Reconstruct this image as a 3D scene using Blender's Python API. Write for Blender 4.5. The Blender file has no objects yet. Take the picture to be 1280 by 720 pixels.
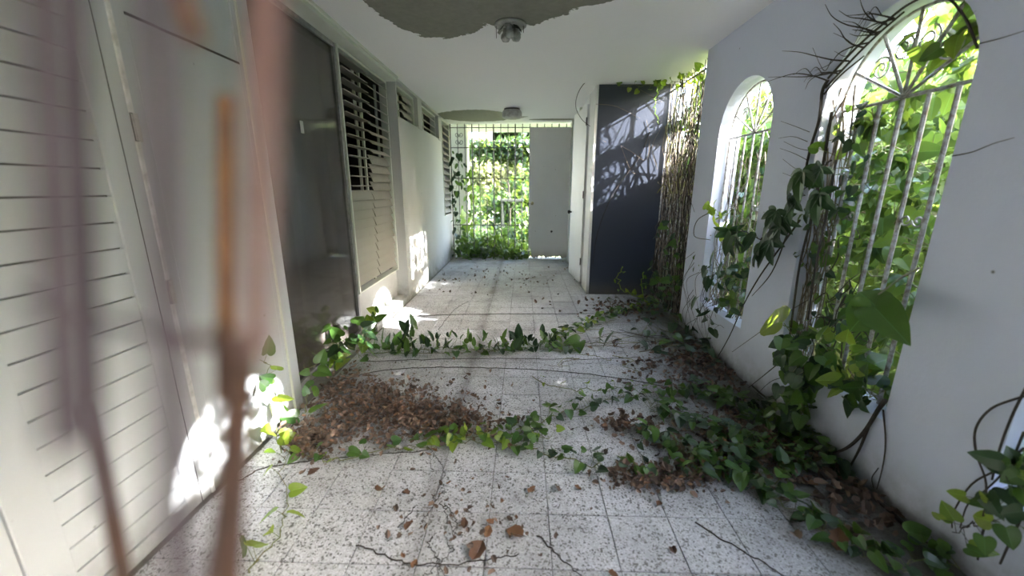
import bpy, math, random
import numpy as np
from mathutils import Vector, Matrix, noise

C = bpy.context.scene.collection
R = random.Random(7)

# ------------------------------------------------------------------ camera
EYE = Vector((0, 0, 1.35))
FPX, YAW, PITCH, ROLL = 492.0, -0.0277, 0.2473, 0.002
FWD = Vector((math.sin(YAW)*math.cos(PITCH), math.cos(YAW)*math.cos(PITCH), -math.sin(PITCH)))
_r = Vector((math.cos(YAW), -math.sin(YAW), 0)); _u = _r.cross(FWD)
RGT = math.cos(ROLL)*_r + math.sin(ROLL)*_u
UPV = -math.sin(ROLL)*_r + math.cos(ROLL)*_u
cd = bpy.data.cameras.new('camera'); cam = bpy.data.objects.new('camera', cd); C.objects.link(cam)
cd.sensor_width = 36; cd.lens = FPX/1280*36; cd.clip_start = 0.02; cd.clip_end = 300
cd.dof.use_dof = True; cd.dof.focus_distance = 3.2; cd.dof.aperture_fstop = 1.4
cam.matrix_world = Matrix(((RGT.x, UPV.x, -FWD.x, EYE.x), (RGT.y, UPV.y, -FWD.y, EYE.y), (RGT.z, UPV.z, -FWD.z, EYE.z), (0, 0, 0, 1)))
bpy.context.scene.camera = cam

# ------------------------------------------------------------------ sky, sun, exposure
W = bpy.data.worlds.new('sky'); bpy.context.scene.world = W; W.use_nodes = True
wn = W.node_tree.nodes; wl = W.node_tree.links
sky = wn.new('ShaderNodeTexSky'); sky.sky_type = 'NISHITA'; sky.sun_disc = False
sky.sun_elevation = math.radians(28); sky.sun_rotation = math.radians(106); sky.air_density = 1.0; sky.dust_density = 3.0; sky.ozone_density = 1.0
hs = wn.new('ShaderNodeHueSaturation'); hs.inputs['Saturation'].default_value = 1.05
wl.new(sky.outputs[0], hs.inputs['Color']); wl.new(hs.outputs[0], wn['Background'].inputs[0]); wn['Background'].inputs[1].default_value = 0.92
sd = bpy.data.lights.new('sun', 'SUN'); sun = bpy.data.objects.new('sun', sd); C.objects.link(sun)
sd.energy = 13.0; sd.angle = math.radians(0.7); sd.color = (1.0, 0.98, 0.95)
sun.rotation_euler = Vector((-1, 0.29, -0.555)).to_track_quat('-Z', 'Y').to_euler()
vs = bpy.context.scene.view_settings
vs.view_transform = 'Standard'; vs.look = 'None'; vs.gamma = 1; vs.use_curve_mapping = False; vs.exposure = 2.75
bpy.context.scene.cycles.max_bounces = 10; bpy.context.scene.cycles.diffuse_bounces = 6
bpy.context.scene.cycles.sample_clamp_indirect = 6

# ------------------------------------------------------------------ measures (metres)
XR, XL, H = 1.61, -1.40, 2.53          # right wall, left wall, ceiling
XG = 1.70                              # plane of the wall grilles
YB = 5.05                              # face of the blue closet wall
YF = 7.85                              # far grille

def at(u, v, ax, c):
    """point where the sight line of a place in the photograph meets the real plane x, y or z = c"""
    d = FPX*FWD + RGT*(u-640) - UPV*(v-360)
    i = 'xyz'.index(ax); t = (c-EYE[i])/d[i]
    return EYE + d*t

# ------------------------------------------------------------------ mesh helpers
class MB:
    def __init__(s): s.v = []; s.f = []
    def quad(s, *p):
        n = len(s.v); s.v += [tuple(q) for q in p]; s.f.append(tuple(range(n, n+len(p))))
    def box(s, x0, x1, y0, y1, z0, z1, M=None):
        n = len(s.v)
        P = [(x, y, z) for x in (x0, x1) for y in (y0, y1) for z in (z0, z1)]
        if M is not None: P = [tuple(M @ Vector(p)) for p in P]
        s.v += P
        for f in ((0,1,3,2), (4,6,7,5), (0,4,5,1), (2,3,7,6), (0,2,6,4), (1,5,7,3)): s.f.append(tuple(n+i for i in f))
        return s
    def tube(s, pts, r, n=5, r1=None, cap=True):
        pts = [Vector(p) for p in pts]; k = len(pts)
        if r1 is None: r1 = r
        base = len(s.v); ref = None
        for i, p in enumerate(pts):
            t = (pts[min(i+1, k-1)]-pts[max(i-1, 0)])
            if t.length < 1e-9: t = Vector((0, 0, 1))
            t.normalize()
            if ref is None: ref = Vector((1, 0, 0)) if abs(t.x) < .8 else Vector((0, 1, 0))
            a = (ref - t*ref.dot(t)); a.normalize(); b = t.cross(a); ref = a
            rr = r+(r1-r)*i/max(1, k-1)
            for j in range(n):
                an = 2*math.pi*j/n
                s.v.append(tuple(p+a*(rr*math.cos(an))+b*(rr*math.sin(an))))
        for i in range(k-1):
            for j in range(n):
                s.f.append((base+i*n+j, base+i*n+(j+1) % n, base+(i+1)*n+(j+1) % n, base+(i+1)*n+j))
        if cap:
            s.f.append(tuple(base+j for j in range(n))[::-1]); s.f.append(tuple(base+(k-1)*n+j for j in range(n)))
        return s
    def lathe(s, prof, n=20, c=(0, 0, 0)):
        base = len(s.v)
        for (r, z) in prof:
            for j in range(n):
                a = 2*math.pi*j/n; s.v.append((c[0]+r*math.cos(a), c[1]+r*math.sin(a), c[2]+z))
        for i in range(len(prof)-1):
            for j in range(n):
                s.f.append((base+i*n+j, base+i*n+(j+1) % n, base+(i+1)*n+(j+1) % n, base+(i+1)*n+j))
        return s
    def mesh(s, name, mat, smooth=False):
        m = bpy.data.meshes.new(name); m.from_pydata(s.v, [], s.f)
        if smooth: m.polygons.foreach_set('use_smooth', [True]*len(m.polygons))
        if mat: m.materials.append(mat)
        m.update(); return m
    def build(s, name, mat, parent=None, smooth=False, loc=None, bevel=0):
        o = bpy.data.objects.new(name, s.mesh(name, mat, smooth)); C.objects.link(o)
        if loc is not None: o.location = loc
        if parent: o.parent = parent
        if bevel:
            b = o.modifiers.new('bevel', 'BEVEL'); b.width = bevel; b.segments = 2; b.limit_method = 'ANGLE'
        return o

def put(name, mesh, parent=None, M=None):
    o = bpy.data.objects.new(name, mesh); C.objects.link(o)
    if parent: o.parent = parent
    if M is not None: o.matrix_local = M
    return o
def tag(o, label=None, cat=None, group=None, kind=None):
    if label: o['label'] = label
    if cat: o['category'] = cat
    if group: o['group'] = group
    if kind: o['kind'] = kind
    return o
def empty(name, loc, label=None, cat=None, group=None, kind=None, rz=0):
    o = bpy.data.objects.new(name, None); C.objects.link(o); o.location = loc; o.rotation_euler = (0, 0, rz); o.empty_display_size = .05
    return tag(o, label, cat, group, kind)
def struct(o, label=None):
    o['kind'] = 'structure'
    if label: o['label'] = label
    return o
def smooth_path(pts, sub=6):
    P = [Vector(p) for p in pts]
    if len(P) < 3: 
        return [P[0].lerp(P[-1], i/sub) for i in range(sub+1)]
    Q = [P[0]*2-P[1]]+P+[P[-1]*2-P[-2]]; out = []
    for i in range(1, len(Q)-2):
        for k in range(sub):
            t = k/sub; a, b, c, d = Q[i-1], Q[i], Q[i+1], Q[i+2]
            out.append(.5*((2*b)+(c-a)*t+(2*a-5*b+4*c-d)*t*t+(3*b-a-3*c+d)*t**3))
    out.append(P[-1]); return out

# ------------------------------------------------------------------ materials
def mat(name):
    m = bpy.data.materials.new(name); m.use_nodes = True
    return m, m.node_tree.nodes, m.node_tree.links, m.node_tree.nodes['Principled BSDF']
def ramp(nt, stops):
    r = nt.nodes.new('ShaderNodeValToRGB'); e = r.color_ramp.elements
    e[0].position, e[0].color = stops[0][0], stops[0][1]
    e[1].position, e[1].color = stops[-1][0], stops[-1][1]
    for p, c in stops[1:-1]:
        k = e.new(p); k.color = c
    return r
def g(v, a=1): return (v, v, v, a)
def nz(nt, scale, detail=4, rough=.55, vec=None, dist=0):
    n = nt.nodes.new('ShaderNodeTexNoise'); n.inputs['Scale'].default_value = scale; n.inputs['Detail'].default_value = detail
    n.inputs['Roughness'].default_value = rough; n.inputs['Distortion'].default_value = dist
    if vec is not None: nt.links.new(vec, n.inputs['Vector'])
    return n
def mixc(nt, fac, a, b, mode='MIX'):
    m = nt.nodes.new('ShaderNodeMix'); m.data_type = 'RGBA'; m.blend_type = mode; m.clamp_factor = True
    for inp, val in ((m.inputs[0], fac), (m.inputs[6], a), (m.inputs[7], b)):
        if isinstance(val, (int, float, tuple)): inp.default_value = val
        else: nt.links.new(val, inp)
    return m.outputs[2]
def mth(nt, op, a, b=0.0, clamp=False):
    m = nt.nodes.new('ShaderNodeMath'); m.operation = op; m.use_clamp = clamp
    for inp, val in ((m.inputs[0], a), (m.inputs[1], b)):
        if isinstance(val, (int, float)): inp.default_value = val
        else: nt.links.new(val, inp)
    return m.outputs[0]
def pos(nt):
    p = nt.nodes.new('ShaderNodeNewGeometry').outputs['Position']
    s = nt.nodes.new('ShaderNodeSeparateXYZ'); nt.links.new(p, s.inputs[0]); return p, s
def bump(nt, b, h, strength=.3, dist=.01):
    n = nt.nodes.new('ShaderNodeBump'); n.inputs['Strength'].default_value = strength; n.inputs['Distance'].default_value = dist
    nt.links.new(h, n.inputs['Height']); nt.links.new(n.outputs[0], b.inputs['Normal'])

def painted(name, col, grime=(.30, .30, .24, 1), amount=.5, low=.35, rough=.65, bumps=.15, spots=True):
    """old paint: cloudy stains, small dark chips, dirt splashed along the foot of the surface"""
    m, N, L, b = mat(name); nt = m.node_tree; p, s = pos(nt)
    n1 = nz(nt, 1.6, 6, .6, p); n2 = nz(nt, 9, 5, .65, p); n3 = nz(nt, 55, 3, .5, p)
    r1 = ramp(nt, [(.45, g(0)), (.8, g(1))]); L.new(n1.outputs[0], r1.inputs[0])
    c = mixc(nt, mth(nt, 'MULTIPLY', r1.outputs[0], amount*.6), col, grime)
    if low:
        lo = mth(nt, 'SUBTRACT', low, s.outputs['Z']); lo = mth(nt, 'DIVIDE', lo, low, True)
        lo = mth(nt, 'POWER', lo, 1.8)
        f = mth(nt, 'MULTIPLY', lo, mth(nt, 'MULTIPLY', n2.outputs[0], 1.7), True)
        c = mixc(nt, mth(nt, 'MULTIPLY', f, .9), c, (.11, .105, .08, 1))
    if spots:
        v = N.new('ShaderNodeTexVoronoi'); v.inputs['Scale'].default_value = 7; L.new(p, v.inputs['Vector'])
        r2 = ramp(nt, [(.02, g(1)), (.06, g(0))]); L.new(v.outputs['Distance'], r2.inputs[0])
        c = mixc(nt, mth(nt, 'MULTIPLY', r2.outputs[0], mth(nt, 'GREATER_THAN', n2.outputs[0], .52)), c, (.08, .075, .06, 1))
    L.new(c, b.inputs['Base Color']); b.inputs['Roughness'].default_value = rough
    bump(nt, b, mth(nt, 'ADD', n2.outputs[0], mth(nt, 'MULTIPLY', n3.outputs[0], .4)), bumps, .012)
    return m

M_WALL = painted('right wall paint', (.60, .64, .76, 1), (.34, .34, .34, 1), .35, .38)
M_WALLL = painted('left wall paint', (.50, .51, .50, 1), (.38, .40, .36, 1), .5, .5)
M_DOOR = painted('door paint', (.50, .53, .56, 1), (.38, .38, .37, 1), .4, .3, .5, .08)
M_DOORF = painted('far door paint', (.70, .70, .70, 1), (.42, .42, .42, 1), .3, .25, .5, .06)
M_TRIM = painted('trim paint', (.62, .65, .58, 1), (.35, .38, .30, 1), .5, 0)
M_JAL = painted('shutter paint', (.33, .315, .27, 1), (.19, .18, .145, 1), .5, 0, .5, .05, False)
M_JALC = painted('transom shutter paint', (.42, .40, .33, 1), (.24, .23, .18, 1), .4, 0, .5, .05, False)
M_BLUE = painted('blue wall paint', (.032, .040, .062, 1), (.036, .042, .047, 1), .6, .25, .38, .12, False)
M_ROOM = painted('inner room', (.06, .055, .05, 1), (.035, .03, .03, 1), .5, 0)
M_HOUSE = painted('house plaster', (.75, .77, .68, 1), (.5, .55, .42, 1), .3, 0)

def ceiling_mat():
    m, N, L, b = mat('ceiling paint'); nt = m.node_tree; p, s = pos(nt)
    nA = nz(nt, 3.2, 6, .65, p); nB = nz(nt, 22, 4, .6, p); n1 = nz(nt, 1.1, 4, .5, p)
    wob = mth(nt, 'ADD', mth(nt, 'MULTIPLY', mth(nt, 'SUBTRACT', nA.outputs[0], .5), 1.1), mth(nt, 'MULTIPLY', mth(nt, 'SUBTRACT', nB.outputs[0], .5), .35))
    def blob(cx, cy, rx, ry):
        a = mth(nt, 'DIVIDE', mth(nt, 'SUBTRACT', s.outputs['X'], cx), rx); c = mth(nt, 'DIVIDE', mth(nt, 'SUBTRACT', s.outputs['Y'], cy), ry)
        d = mth(nt, 'SQRT', mth(nt, 'ADD', mth(nt, 'MULTIPLY', a, a), mth(nt, 'MULTIPLY', c, c)))
        d = mth(nt, 'ADD', d, mth(nt, 'MULTIPLY', wob, .45))
        return mth(nt, 'LESS_THAN', d, 1.0)
    f = mth(nt, 'MAXIMUM', blob(-.26, 2.62, .78, .72), blob(-.80, 7.1, .66, .55))
    f = mth(nt, 'MAXIMUM', f, blob(-.62, 3.02, .40, .55)); f = mth(nt, 'MAXIMUM', f, blob(.6, 7.45, .5, .09))
    f = mth(nt, 'MAXIMUM', f, blob(.25, 2.80, .42, .24))
    white = mixc(nt, n1.outputs[0], (.87, .87, .88, 1), (.90, .90, .91, 1))
    plaster = mixc(nt, nB.outputs[0], (.17, .17, .145, 1), (.29, .29, .24, 1))
    L.new(mixc(nt, f, white, plaster), b.inputs['Base Color']); b.inputs['Roughness'].default_value = .8
    bump(nt, b, mth(nt, 'ADD', mth(nt, 'MULTIPLY', f, -1.2), mth(nt, 'MULTIPLY', nB.outputs[0], .3)), .5, .006)
    return m
M_CEIL = ceiling_mat()

def terrazzo():
    m, N, L, b = mat('terrazzo'); nt = m.node_tree; p, s = pos(nt)
    v = N.new('ShaderNodeTexVoronoi'); v.inputs['Scale'].default_value = 190; L.new(p, v.inputs['Vector'])
    v2 = N.new('ShaderNodeTexVoronoi'); v2.inputs['Scale'].default_value = 125; L.new(p, v2.inputs['Vector'])
    sc = N.new('ShaderNodeSeparateColor'); L.new(v.outputs['Color'], sc.inputs[0])
    sc2 = N.new('ShaderNodeSeparateColor'); L.new(v2.outputs['Color'], sc2.inputs[0])
    chips = ramp(nt, [(0, (.16, .16, .155, 1)), (.10, (.24, .24, .23, 1)), (.18, (.42, .43, .45, 1)), (.6, (.47, .48, .51, 1)), (1, (.62, .63, .67, 1))])
    L.new(sc.outputs[0], chips.inputs[0])
    big = mth(nt, 'LESS_THAN', sc2.outputs[1], .085)
    c = mixc(nt, big, chips.outputs[0], (.12, .12, .12, 1))
    # each tile a shade of its own
    oi = N.new('ShaderNodeObjectInfo')
    c = mixc(nt, mth(nt, 'MULTIPLY', oi.outputs['Random'], .22), c, (.30, .29, .27, 1))
    n1 = nz(nt, 1.3, 6, .62, p); n2 = nz(nt, 7, 6, .7, p)
    # dust towards the right wall and under the litter
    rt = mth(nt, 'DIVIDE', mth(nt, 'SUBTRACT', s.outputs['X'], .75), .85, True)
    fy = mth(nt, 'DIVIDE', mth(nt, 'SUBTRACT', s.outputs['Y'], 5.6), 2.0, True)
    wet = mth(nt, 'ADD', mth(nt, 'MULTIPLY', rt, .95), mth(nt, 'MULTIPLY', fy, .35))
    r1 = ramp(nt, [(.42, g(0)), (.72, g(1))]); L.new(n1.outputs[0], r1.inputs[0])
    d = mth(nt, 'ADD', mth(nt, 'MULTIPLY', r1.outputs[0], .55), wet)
    # soot-like grime packed along the left joint, and smaller blotches everywhere
    jb = mth(nt, 'SUBTRACT', 1.0, mth(nt, 'DIVIDE', mth(nt, 'ABSOLUTE', mth(nt, 'ADD', s.outputs['X'], .40)), .075), True)
    n4 = nz(nt, 4.2, 5, .65, p); r4 = ramp(nt, [(.50, g(0)), (.68, g(1))]); L.new(n4.outputs[0], r4.inputs[0])
    d = mth(nt, 'ADD', d, mth(nt, 'ADD', mth(nt, 'MULTIPLY', jb, .45), mth(nt, 'MULTIPLY', r4.outputs[0], .28)))
    d = mth(nt, 'MULTIPLY', d, mth(nt, 'ADD', mth(nt, 'MULTIPLY', n2.outputs[0], 1.0), .45), True)
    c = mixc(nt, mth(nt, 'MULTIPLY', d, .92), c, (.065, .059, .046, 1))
    L.new(c, b.inputs['Base Color']); b.inputs['Roughness'].default_value = .62
    bump(nt, b, n2.outputs[0], .12, .01)
    return m
M_TERR = terrazzo()

def plain(name, col, rough=.6, metal=0, noise_amt=.3, scale=25, col2=None, bmp=.2):
    m, N, L, b = mat(name); nt = m.node_tree; p, s = pos(nt)
    n = nz(nt, scale, 5, .6, p); r1 = ramp(nt, [(.38, g(0)), (.66, g(1))]); L.new(n.outputs[0], r1.inputs[0])
    c2 = col2 or tuple(x*(1-noise_amt) for x in col[:3])+(1,)
    L.new(mixc(nt, r1.outputs[0], col, c2), b.inputs['Base Color']); b.inputs['Roughness'].default_value = rough; b.inputs['Metallic'].default_value = metal
    if bmp: bump(nt, b, n.outputs[0], bmp, .004)
    return m
M_GROUT = plain('grout', (.17, .165, .15, 1), .95)
M_TABLE = plain('dark green metal', (.015, .022, .015, 1), .7)
M_IRON = plain('chipped white iron', (.52, .53, .50, 1), .5, 0, 0, 30, (.13, .10, .075, 1))
M_IRONS = plain('silver painted iron', (.42, .43, .42, 1), .4, .2, 0, 40, (.16, .13, .10, 1))
M_IROND = plain('dark weathered iron', (.05, .05, .045, 1), .6, 0, 0, 30, (.12, .115, .10, 1))
M_RUST = plain('rusty iron', (.085, .045, .034, 1), .8, 0, 0, 45, (.055, .034, .03, 1))
M_RUSTO = plain('orange rusty iron', (.22, .105, .045, 1), .8, 0, 0, 45, (.12, .06, .035, 1))
M_PINK = plain('faded primer on rusty iron', (.21, .125, .12, 1), .8, 0, 0, 35, (.24, .17, .17, 1))
M_MAUVE = plain('iron tinted by purple haze', (.10, .082, .105, 1), .8, 0, 0, 35, (.065, .052, .07, 1))  # purple lens haze over the bars, put into their colour
M_ALU = plain('grey aluminium', (.30, .31, .31, 1), .4, .5, .3)
M_BRASS = plain('old brass', (.35, .30, .18, 1), .35, .9, .4)
M_HINGE = plain('painted hinge', (.50, .50, .46, 1), .5, .2, .4)
M_LAMP = plain('dusty lamp enamel', (.42, .42, .39, 1), .5, .1, .3)
M_DARK = plain('black fittings and gap shade', (.03, .028, .024, 1), .8)  # also carries the painted shade of the louvre gaps
M_STEM = plain('green stem', (.13, .17, .045, 1), .6, 0, 0, 30, (.16, .12, .06, 1))
M_TWIG = plain('dry twig', (.042, .033, .026, 1), .85, 0, .4, 40)
M_TWIGP = plain('pale dry twig', (.19, .155, .115, 1), .85, 0, .4, 40)
M_TWIGG = plain('mossy twig', (.20, .20, .07, 1), .85, 0, .4, 40)
M_SOIL = plain('garden soil', (.10, .085, .05, 1), .95, 0, 0, 4, (.12, .17, .05, 1))
M_BRICKRED = plain('orange gable board', (.50, .22, .11, 1), .7, 0, .3, 8)
M_BULB = plain('clear lamp glass', (.5, .5, .48, 1), .1, .2, .3)

def leafmat(name, c1, c2, trans=.35, rough=.38, per_island=False, var=.5, veins=False):
    m, N, L, b = mat(name); nt = m.node_tree
    src = N.new('ShaderNodeNewGeometry').outputs['Random Per Island'] if per_island else N.new('ShaderNodeObjectInfo').outputs['Random']
    c = mixc(nt, src, c1, c2)
    tc = N.new('ShaderNodeTexCoord')
    if not per_island:
        n = nz(nt, 2.5, 3, .6, tc.outputs['Object']); c = mixc(nt, mth(nt, 'MULTIPLY', n.outputs[0], var), c, tuple(x*.45 for x in c1[:3])+(1,))
        sx = N.new('ShaderNodeSeparateXYZ'); L.new(tc.outputs['Object'], sx.inputs[0])
        mid = mth(nt, 'LESS_THAN', mth(nt, 'ABSOLUTE', sx.outputs['X']), .012)
        c = mixc(nt, mth(nt, 'MULTIPLY', mid, .5), c, tuple(min(1, x*2.2+.03) for x in c1[:3])+(1,))
    L.new(c, b.inputs['Base Color']); b.inputs['Roughness'].default_value = rough
    t = N.new('ShaderNodeBsdfTranslucent')
    hv = N.new('ShaderNodeHueSaturation'); hv.inputs['Value'].default_value = 1.45; hv.inputs['Saturation'].default_value = 1.05; L.new(c, hv.inputs['Color'])
    cm = mixc(nt, .12, hv.outputs[0], (.55, .65, .04, 1), 'MIX') if trans > .2 else hv.outputs[0]
    L.new(cm, t.inputs['Color'])
    mx = N.new('ShaderNodeMixShader'); mx.inputs[0].default_value = trans
    L.new(b.outputs[0], mx.inputs[1]); L.new(t.outputs[0], mx.inputs[2]); L.new(mx.outputs[0], N['Material Output'].inputs['Surface'])
    return m
M_LEAF = leafmat('heart leaf green', (.03, .09, .018, 1), (.085, .18, .03, 1))
M_LEAFD = leafmat('dark leaf green', (.016, .046, .017, 1), (.038, .085, .024, 1), .15)
M_LEAFY = leafmat('yellow green leaf', (.12, .22, .025, 1), (.25, .32, .045, 1), .4)
M_LEAFM = leafmat('mass leaf green', (.012, .038, .008, 1), (.08, .15, .03, 1), .4, .5, True)
M_LEAFO = leafmat('outdoor vine leaf', (.03, .085, .018, 1), (.17, .26, .045, 1), .42, .45)
M_LEAFOM = leafmat('outdoor mass leaf', (.012, .04, .010, 1), (.17, .25, .06, 1), .45, .5, True)
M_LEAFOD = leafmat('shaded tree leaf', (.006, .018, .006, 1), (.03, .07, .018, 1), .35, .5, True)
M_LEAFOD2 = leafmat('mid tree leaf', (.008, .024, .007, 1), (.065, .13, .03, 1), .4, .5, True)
M_LEAFP = leafmat('pale shrub leaf', (.07, .10, .03, 1), (.36, .38, .22, 1), .4, .6, True)
M_DRY = leafmat('dry leaf', (.075, .038, .022, 1), (.24, .12, .055, 1), .08, .75)
M_DRYM = leafmat('dry litter', (.045, .032, .025, 1), (.25, .17, .125, 1), .05, .8, True)

def glassmat():
    m, N, L, b = mat('dusty dark glass'); nt = m.node_tree; p, s = pos(nt)
    gl = N.new('ShaderNodeBsdfGlossy'); gl.inputs['Roughness'].default_value = .06; gl.inputs['Color'].default_value = (.8, .82, .82, 1)
    tr = N.new('ShaderNodeBsdfTransparent'); tr.inputs['Color'].default_value = (.62, .62, .60, 1)
    df = N.new('ShaderNodeBsdfDiffuse'); df.inputs['Color'].default_value = (.30, .26, .245, 1)
    fr = N.new('ShaderNodeFresnel'); fr.inputs['IOR'].default_value = 1.7
    m1 = N.new('ShaderNodeMixShader'); L.new(mth(nt, 'MULTIPLY', fr.outputs[0], .75, True), m1.inputs[0]); L.new(tr.outputs[0], m1.inputs[1]); L.new(gl.outputs[0], m1.inputs[2])
    n = nz(nt, 3, 5, .6, p); m2 = N.new('ShaderNodeMixShader'); L.new(mth(nt, 'MULTIPLY', n.outputs[0], .30), m2.inputs[0])
    L.new(m1.outputs[0], m2.inputs[1]); L.new(df.outputs[0], m2.inputs[2]); L.new(m2.outputs[0], N['Material Output'].inputs['Surface'])
    return m
M_GLASS = glassmat()

# ================================================================== STRUCTURE
# floor: slab of grout with terrazzo tiles laid on a 25 cm grid
floor = struct(MB().box(-1.62, 1.80, -2.6, 8.0, -.12, -.008).build('floor', M_GROUT), 'terrazzo tile floor of the corridor')
TS, X0, Y0 = .2513, .118, 1.40
def tile_mesh():
    h = TS/2-.0017; b = MB(); e = .002
    top = [(-h+e, -h+e, 0), (h-e, -h+e, 0), (h-e, h-e, 0), (-h+e, h-e, 0)]; bot = [(-h, -h, -.0015), (h, -h, -.0015), (h, h, -.0015), (-h, h, -.0015)]; lo = [(x, y, -.0079) for x, y, z in bot]
    b.v = top+bot+lo; b.f = [(0, 1, 2, 3)]
    for k in (0, 4):
        for i in range(4): b.f.append((k+i, k+4+i, k+4+(i+1) % 4, k+(i+1) % 4))
    return b
tm = tile_mesh().mesh('tile', M_TERR)
cells = []
for i in range(-8, 8):
    for j in range(-9, 27):
        cx = X0+(i+.5)*TS; cy = Y0+(j+.5)*TS
        if cx-TS/2 < -1.56 or cx+TS/2 > 1.72 or cy < -.6 or cy > 7.9: continue
        if cx > .92 and cy > YB+.1: continue
        vis = (Vector((cx, cy, 0))-EYE); dep = vis.dot(FWD)
        seen = dep > .3 and abs(vis.dot(RGT)/dep) < 1.45 and (vis.dot(UPV)/dep) > -.85
        cells.append((0 if seen else 1, (Vector((cx, cy, 0))-EYE).length, cx, cy))
cells.sort(); rest = MB()
for k, (a, d, cx, cy) in enumerate(cells):
    dz = R.uniform(-.0012, .0012)
    if k < 300 and a == 0:
        put('tile', tm, floor, Matrix.Translation((cx, cy, dz)) @ Matrix.Rotation(R.uniform(-.003, .003), 4, 'X') @ Matrix.Rotation(R.uniform(-.003, .003), 4, 'Y'))
    else:
        t = tile_mesh(); n = len(rest.v); rest.v += [(x+cx, y+cy, z+dz) for x, y, z in t.v]; rest.f += [tuple(n+i for i in f) for f in t.f]
tag(rest.build('far_tiles', M_TERR, floor), kind='stuff')

struct(MB().box(-1.62, 1.80, -2.6, 8.0, H, H+.15).build('ceiling', M_CEIL), 'white ceiling with bare grey plaster patches')  # unseen stretch behind the viewpoint added to cut sky light
struct(MB().box(-14, 26, -12, 34, -.30, -.13).build('ground', M_SOIL), 'garden soil outside the corridor')

# right wall with three round-headed openings, plus two unseen ones added for side light
ARCH = [(-1.55, .37), (-.37, .37), (.765, .425), (1.968, .367), (3.150, .360)]; ZS, ZP = .35, 1.77
def right_wall():
    b = MB(); xo = 1.79; YN = -2.6
    def face(y0, z0, y1, z1, y2, z2, y3, z3):
        b.quad((XR, y0, z0), (XR, y1, z1), (XR, y2, z2), (XR, y3, z3)); b.quad((xo, y3, z3), (xo, y2, z2), (xo, y1, z1), (xo, y0, z0))
    ys = YN
    for (c, w) in ARCH:
        face(ys, 0, ys, H, c-w, H, c-w, 0)
        face(c-w, 0, c-w, ZS, c+w, ZS, c+w, 0)
        n = 24; P = [(c-w*math.cos(math.pi*i/n), ZP+w*math.sin(math.pi*i/n)) for i in range(n+1)]
        for (a, z0), (d, z1) in zip(P, P[1:]): face(a, z0, a, H, d, H, d, z1)
        O = [(c-w, ZS)]+P+[(c+w, ZS)]; O.append(O[0])
        for (a, z0), (d, z1) in zip(O, O[1:]): b.quad((XR, a, z0), (xo, a, z0), (xo, d, z1), (XR, d, z1))
        # column seams between wall strips share the same corners
        ys = c+w
    face(ys, 0, ys, H, 3.90, H, 3.90, 0)
    b.quad((XR, 3.90, 0), (XR, 3.90, H), (xo, 3.90, H), (xo, 3.90, 0)); b.quad((XR, YN, 0), (xo, YN, 0), (xo, YN, H), (XR, YN, H))
    return b
struct(right_wall().build('wall_right', M_WALL), 'pale lilac grey wall with three arched openings and two unseen added ones')

# blue closet block
b = MB().box(.872, 1.80, YB, 7.9, 0, H-.002)
struct(b.build('wall_closet', M_BLUE), 'dark blue painted closet wall')
b = MB().box(.868, .8719, YB+.002, 7.9, 0, H-.003); struct(b.build('wall_closet_side', M_DOORF), 'white side of the closet')

# left side: solid walls around the recessed windows
b = MB()
b.box(-1.55, XL, 4.66, 5.52, 0, 2.13); b.box(-1.55, XL-.012, 5.52, 7.15, 0, 2.15); b.box(-1.55, XL-.012, 7.15, 7.95, 0, .87)
b.box(-1.55, XL-.005, 4.66, 4.70, 2.13, H); b.box(-1.55, XL-.005, 5.58, 5.80, 2.13, H); b.box(-1.55, XL-.005, 6.90, 7.15, 2.13, H); b.box(-1.55, XL-.005, 7.80, 7.95, .87, H)
b.box(-1.55, XL-.005, 4.70, 7.80, 2.50, H-.001)
struct(b.build('wall_left', M_WALLL), 'white left wall with high shuttered openings')
b = MB().box(-1.68, XL, 2.155, 2.23, 0, H-.001); b.box(-1.68, XL-.006, -2.6, 2.155, 2.42, H-.001); b.box(-1.68, XL-.004, -2.6, .84, 0, 2.42)
struct(b.build('wall_left_near', M_DOOR), 'white painted jamb at the end of the folding doors')
b = MB().box(-1.68, -1.54, 3.49, 4.66, 0, .395)
struct(b.build('wall_left_sill', M_WALLL), 'white sill wall below the big shuttered window')
struct(MB().box(-1.54, XL, 3.56, 4.655, 0, .075).build('trim_1', M_WALLL, bevel=.006), 'low white plinth below the shuttered window')
b = MB().box(-1.60, XL+.01, 2.23, 4.66, 2.475, 2.515); b.box(-1.60, XL+.025, 2.23, 4.68, 2.505, H-.001)
struct(b.build('trim_2', M_TRIM, bevel=.004), 'painted wooden cornice above the shuttered window')

struct(MB().box(-1.68, 1.79, -2.72, -2.6, -.1, H+.1).build('wall_back_added', M_WALLL), 'added unseen wall behind the viewpoint, keeping sky light off the right wall')  # unseen wall added to hold back sky light from behind
# dark room behind the left side
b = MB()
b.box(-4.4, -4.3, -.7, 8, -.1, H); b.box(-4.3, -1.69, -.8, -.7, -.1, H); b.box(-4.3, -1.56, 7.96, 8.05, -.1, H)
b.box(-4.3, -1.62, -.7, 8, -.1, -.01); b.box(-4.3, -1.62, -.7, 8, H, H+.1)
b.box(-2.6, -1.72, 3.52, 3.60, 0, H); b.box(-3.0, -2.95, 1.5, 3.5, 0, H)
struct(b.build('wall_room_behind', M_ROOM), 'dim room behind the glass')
# pale panel added for the lighter strip; brown board stands in for a reflection
struct(MB().box(-1.78, -1.70, 3.02, 3.515, 0, H-.002).build('wall_pale_strip', painted('pale strip paint', (.42, .43, .42, 1), (.3, .3, .3, 1), .4, .5)), 'pale panel added behind the glass for its lighter strip')
o = MB().box(-1.95, -1.92, 2.35, 2.98, 0.0, 1.92).build('reflection_board', plain('brown board', (.11, .075, .065, 1), .7, 0, .4, 6))
tag(o, 'brown board added behind the glass to stand for a reflection', 'board')

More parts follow.
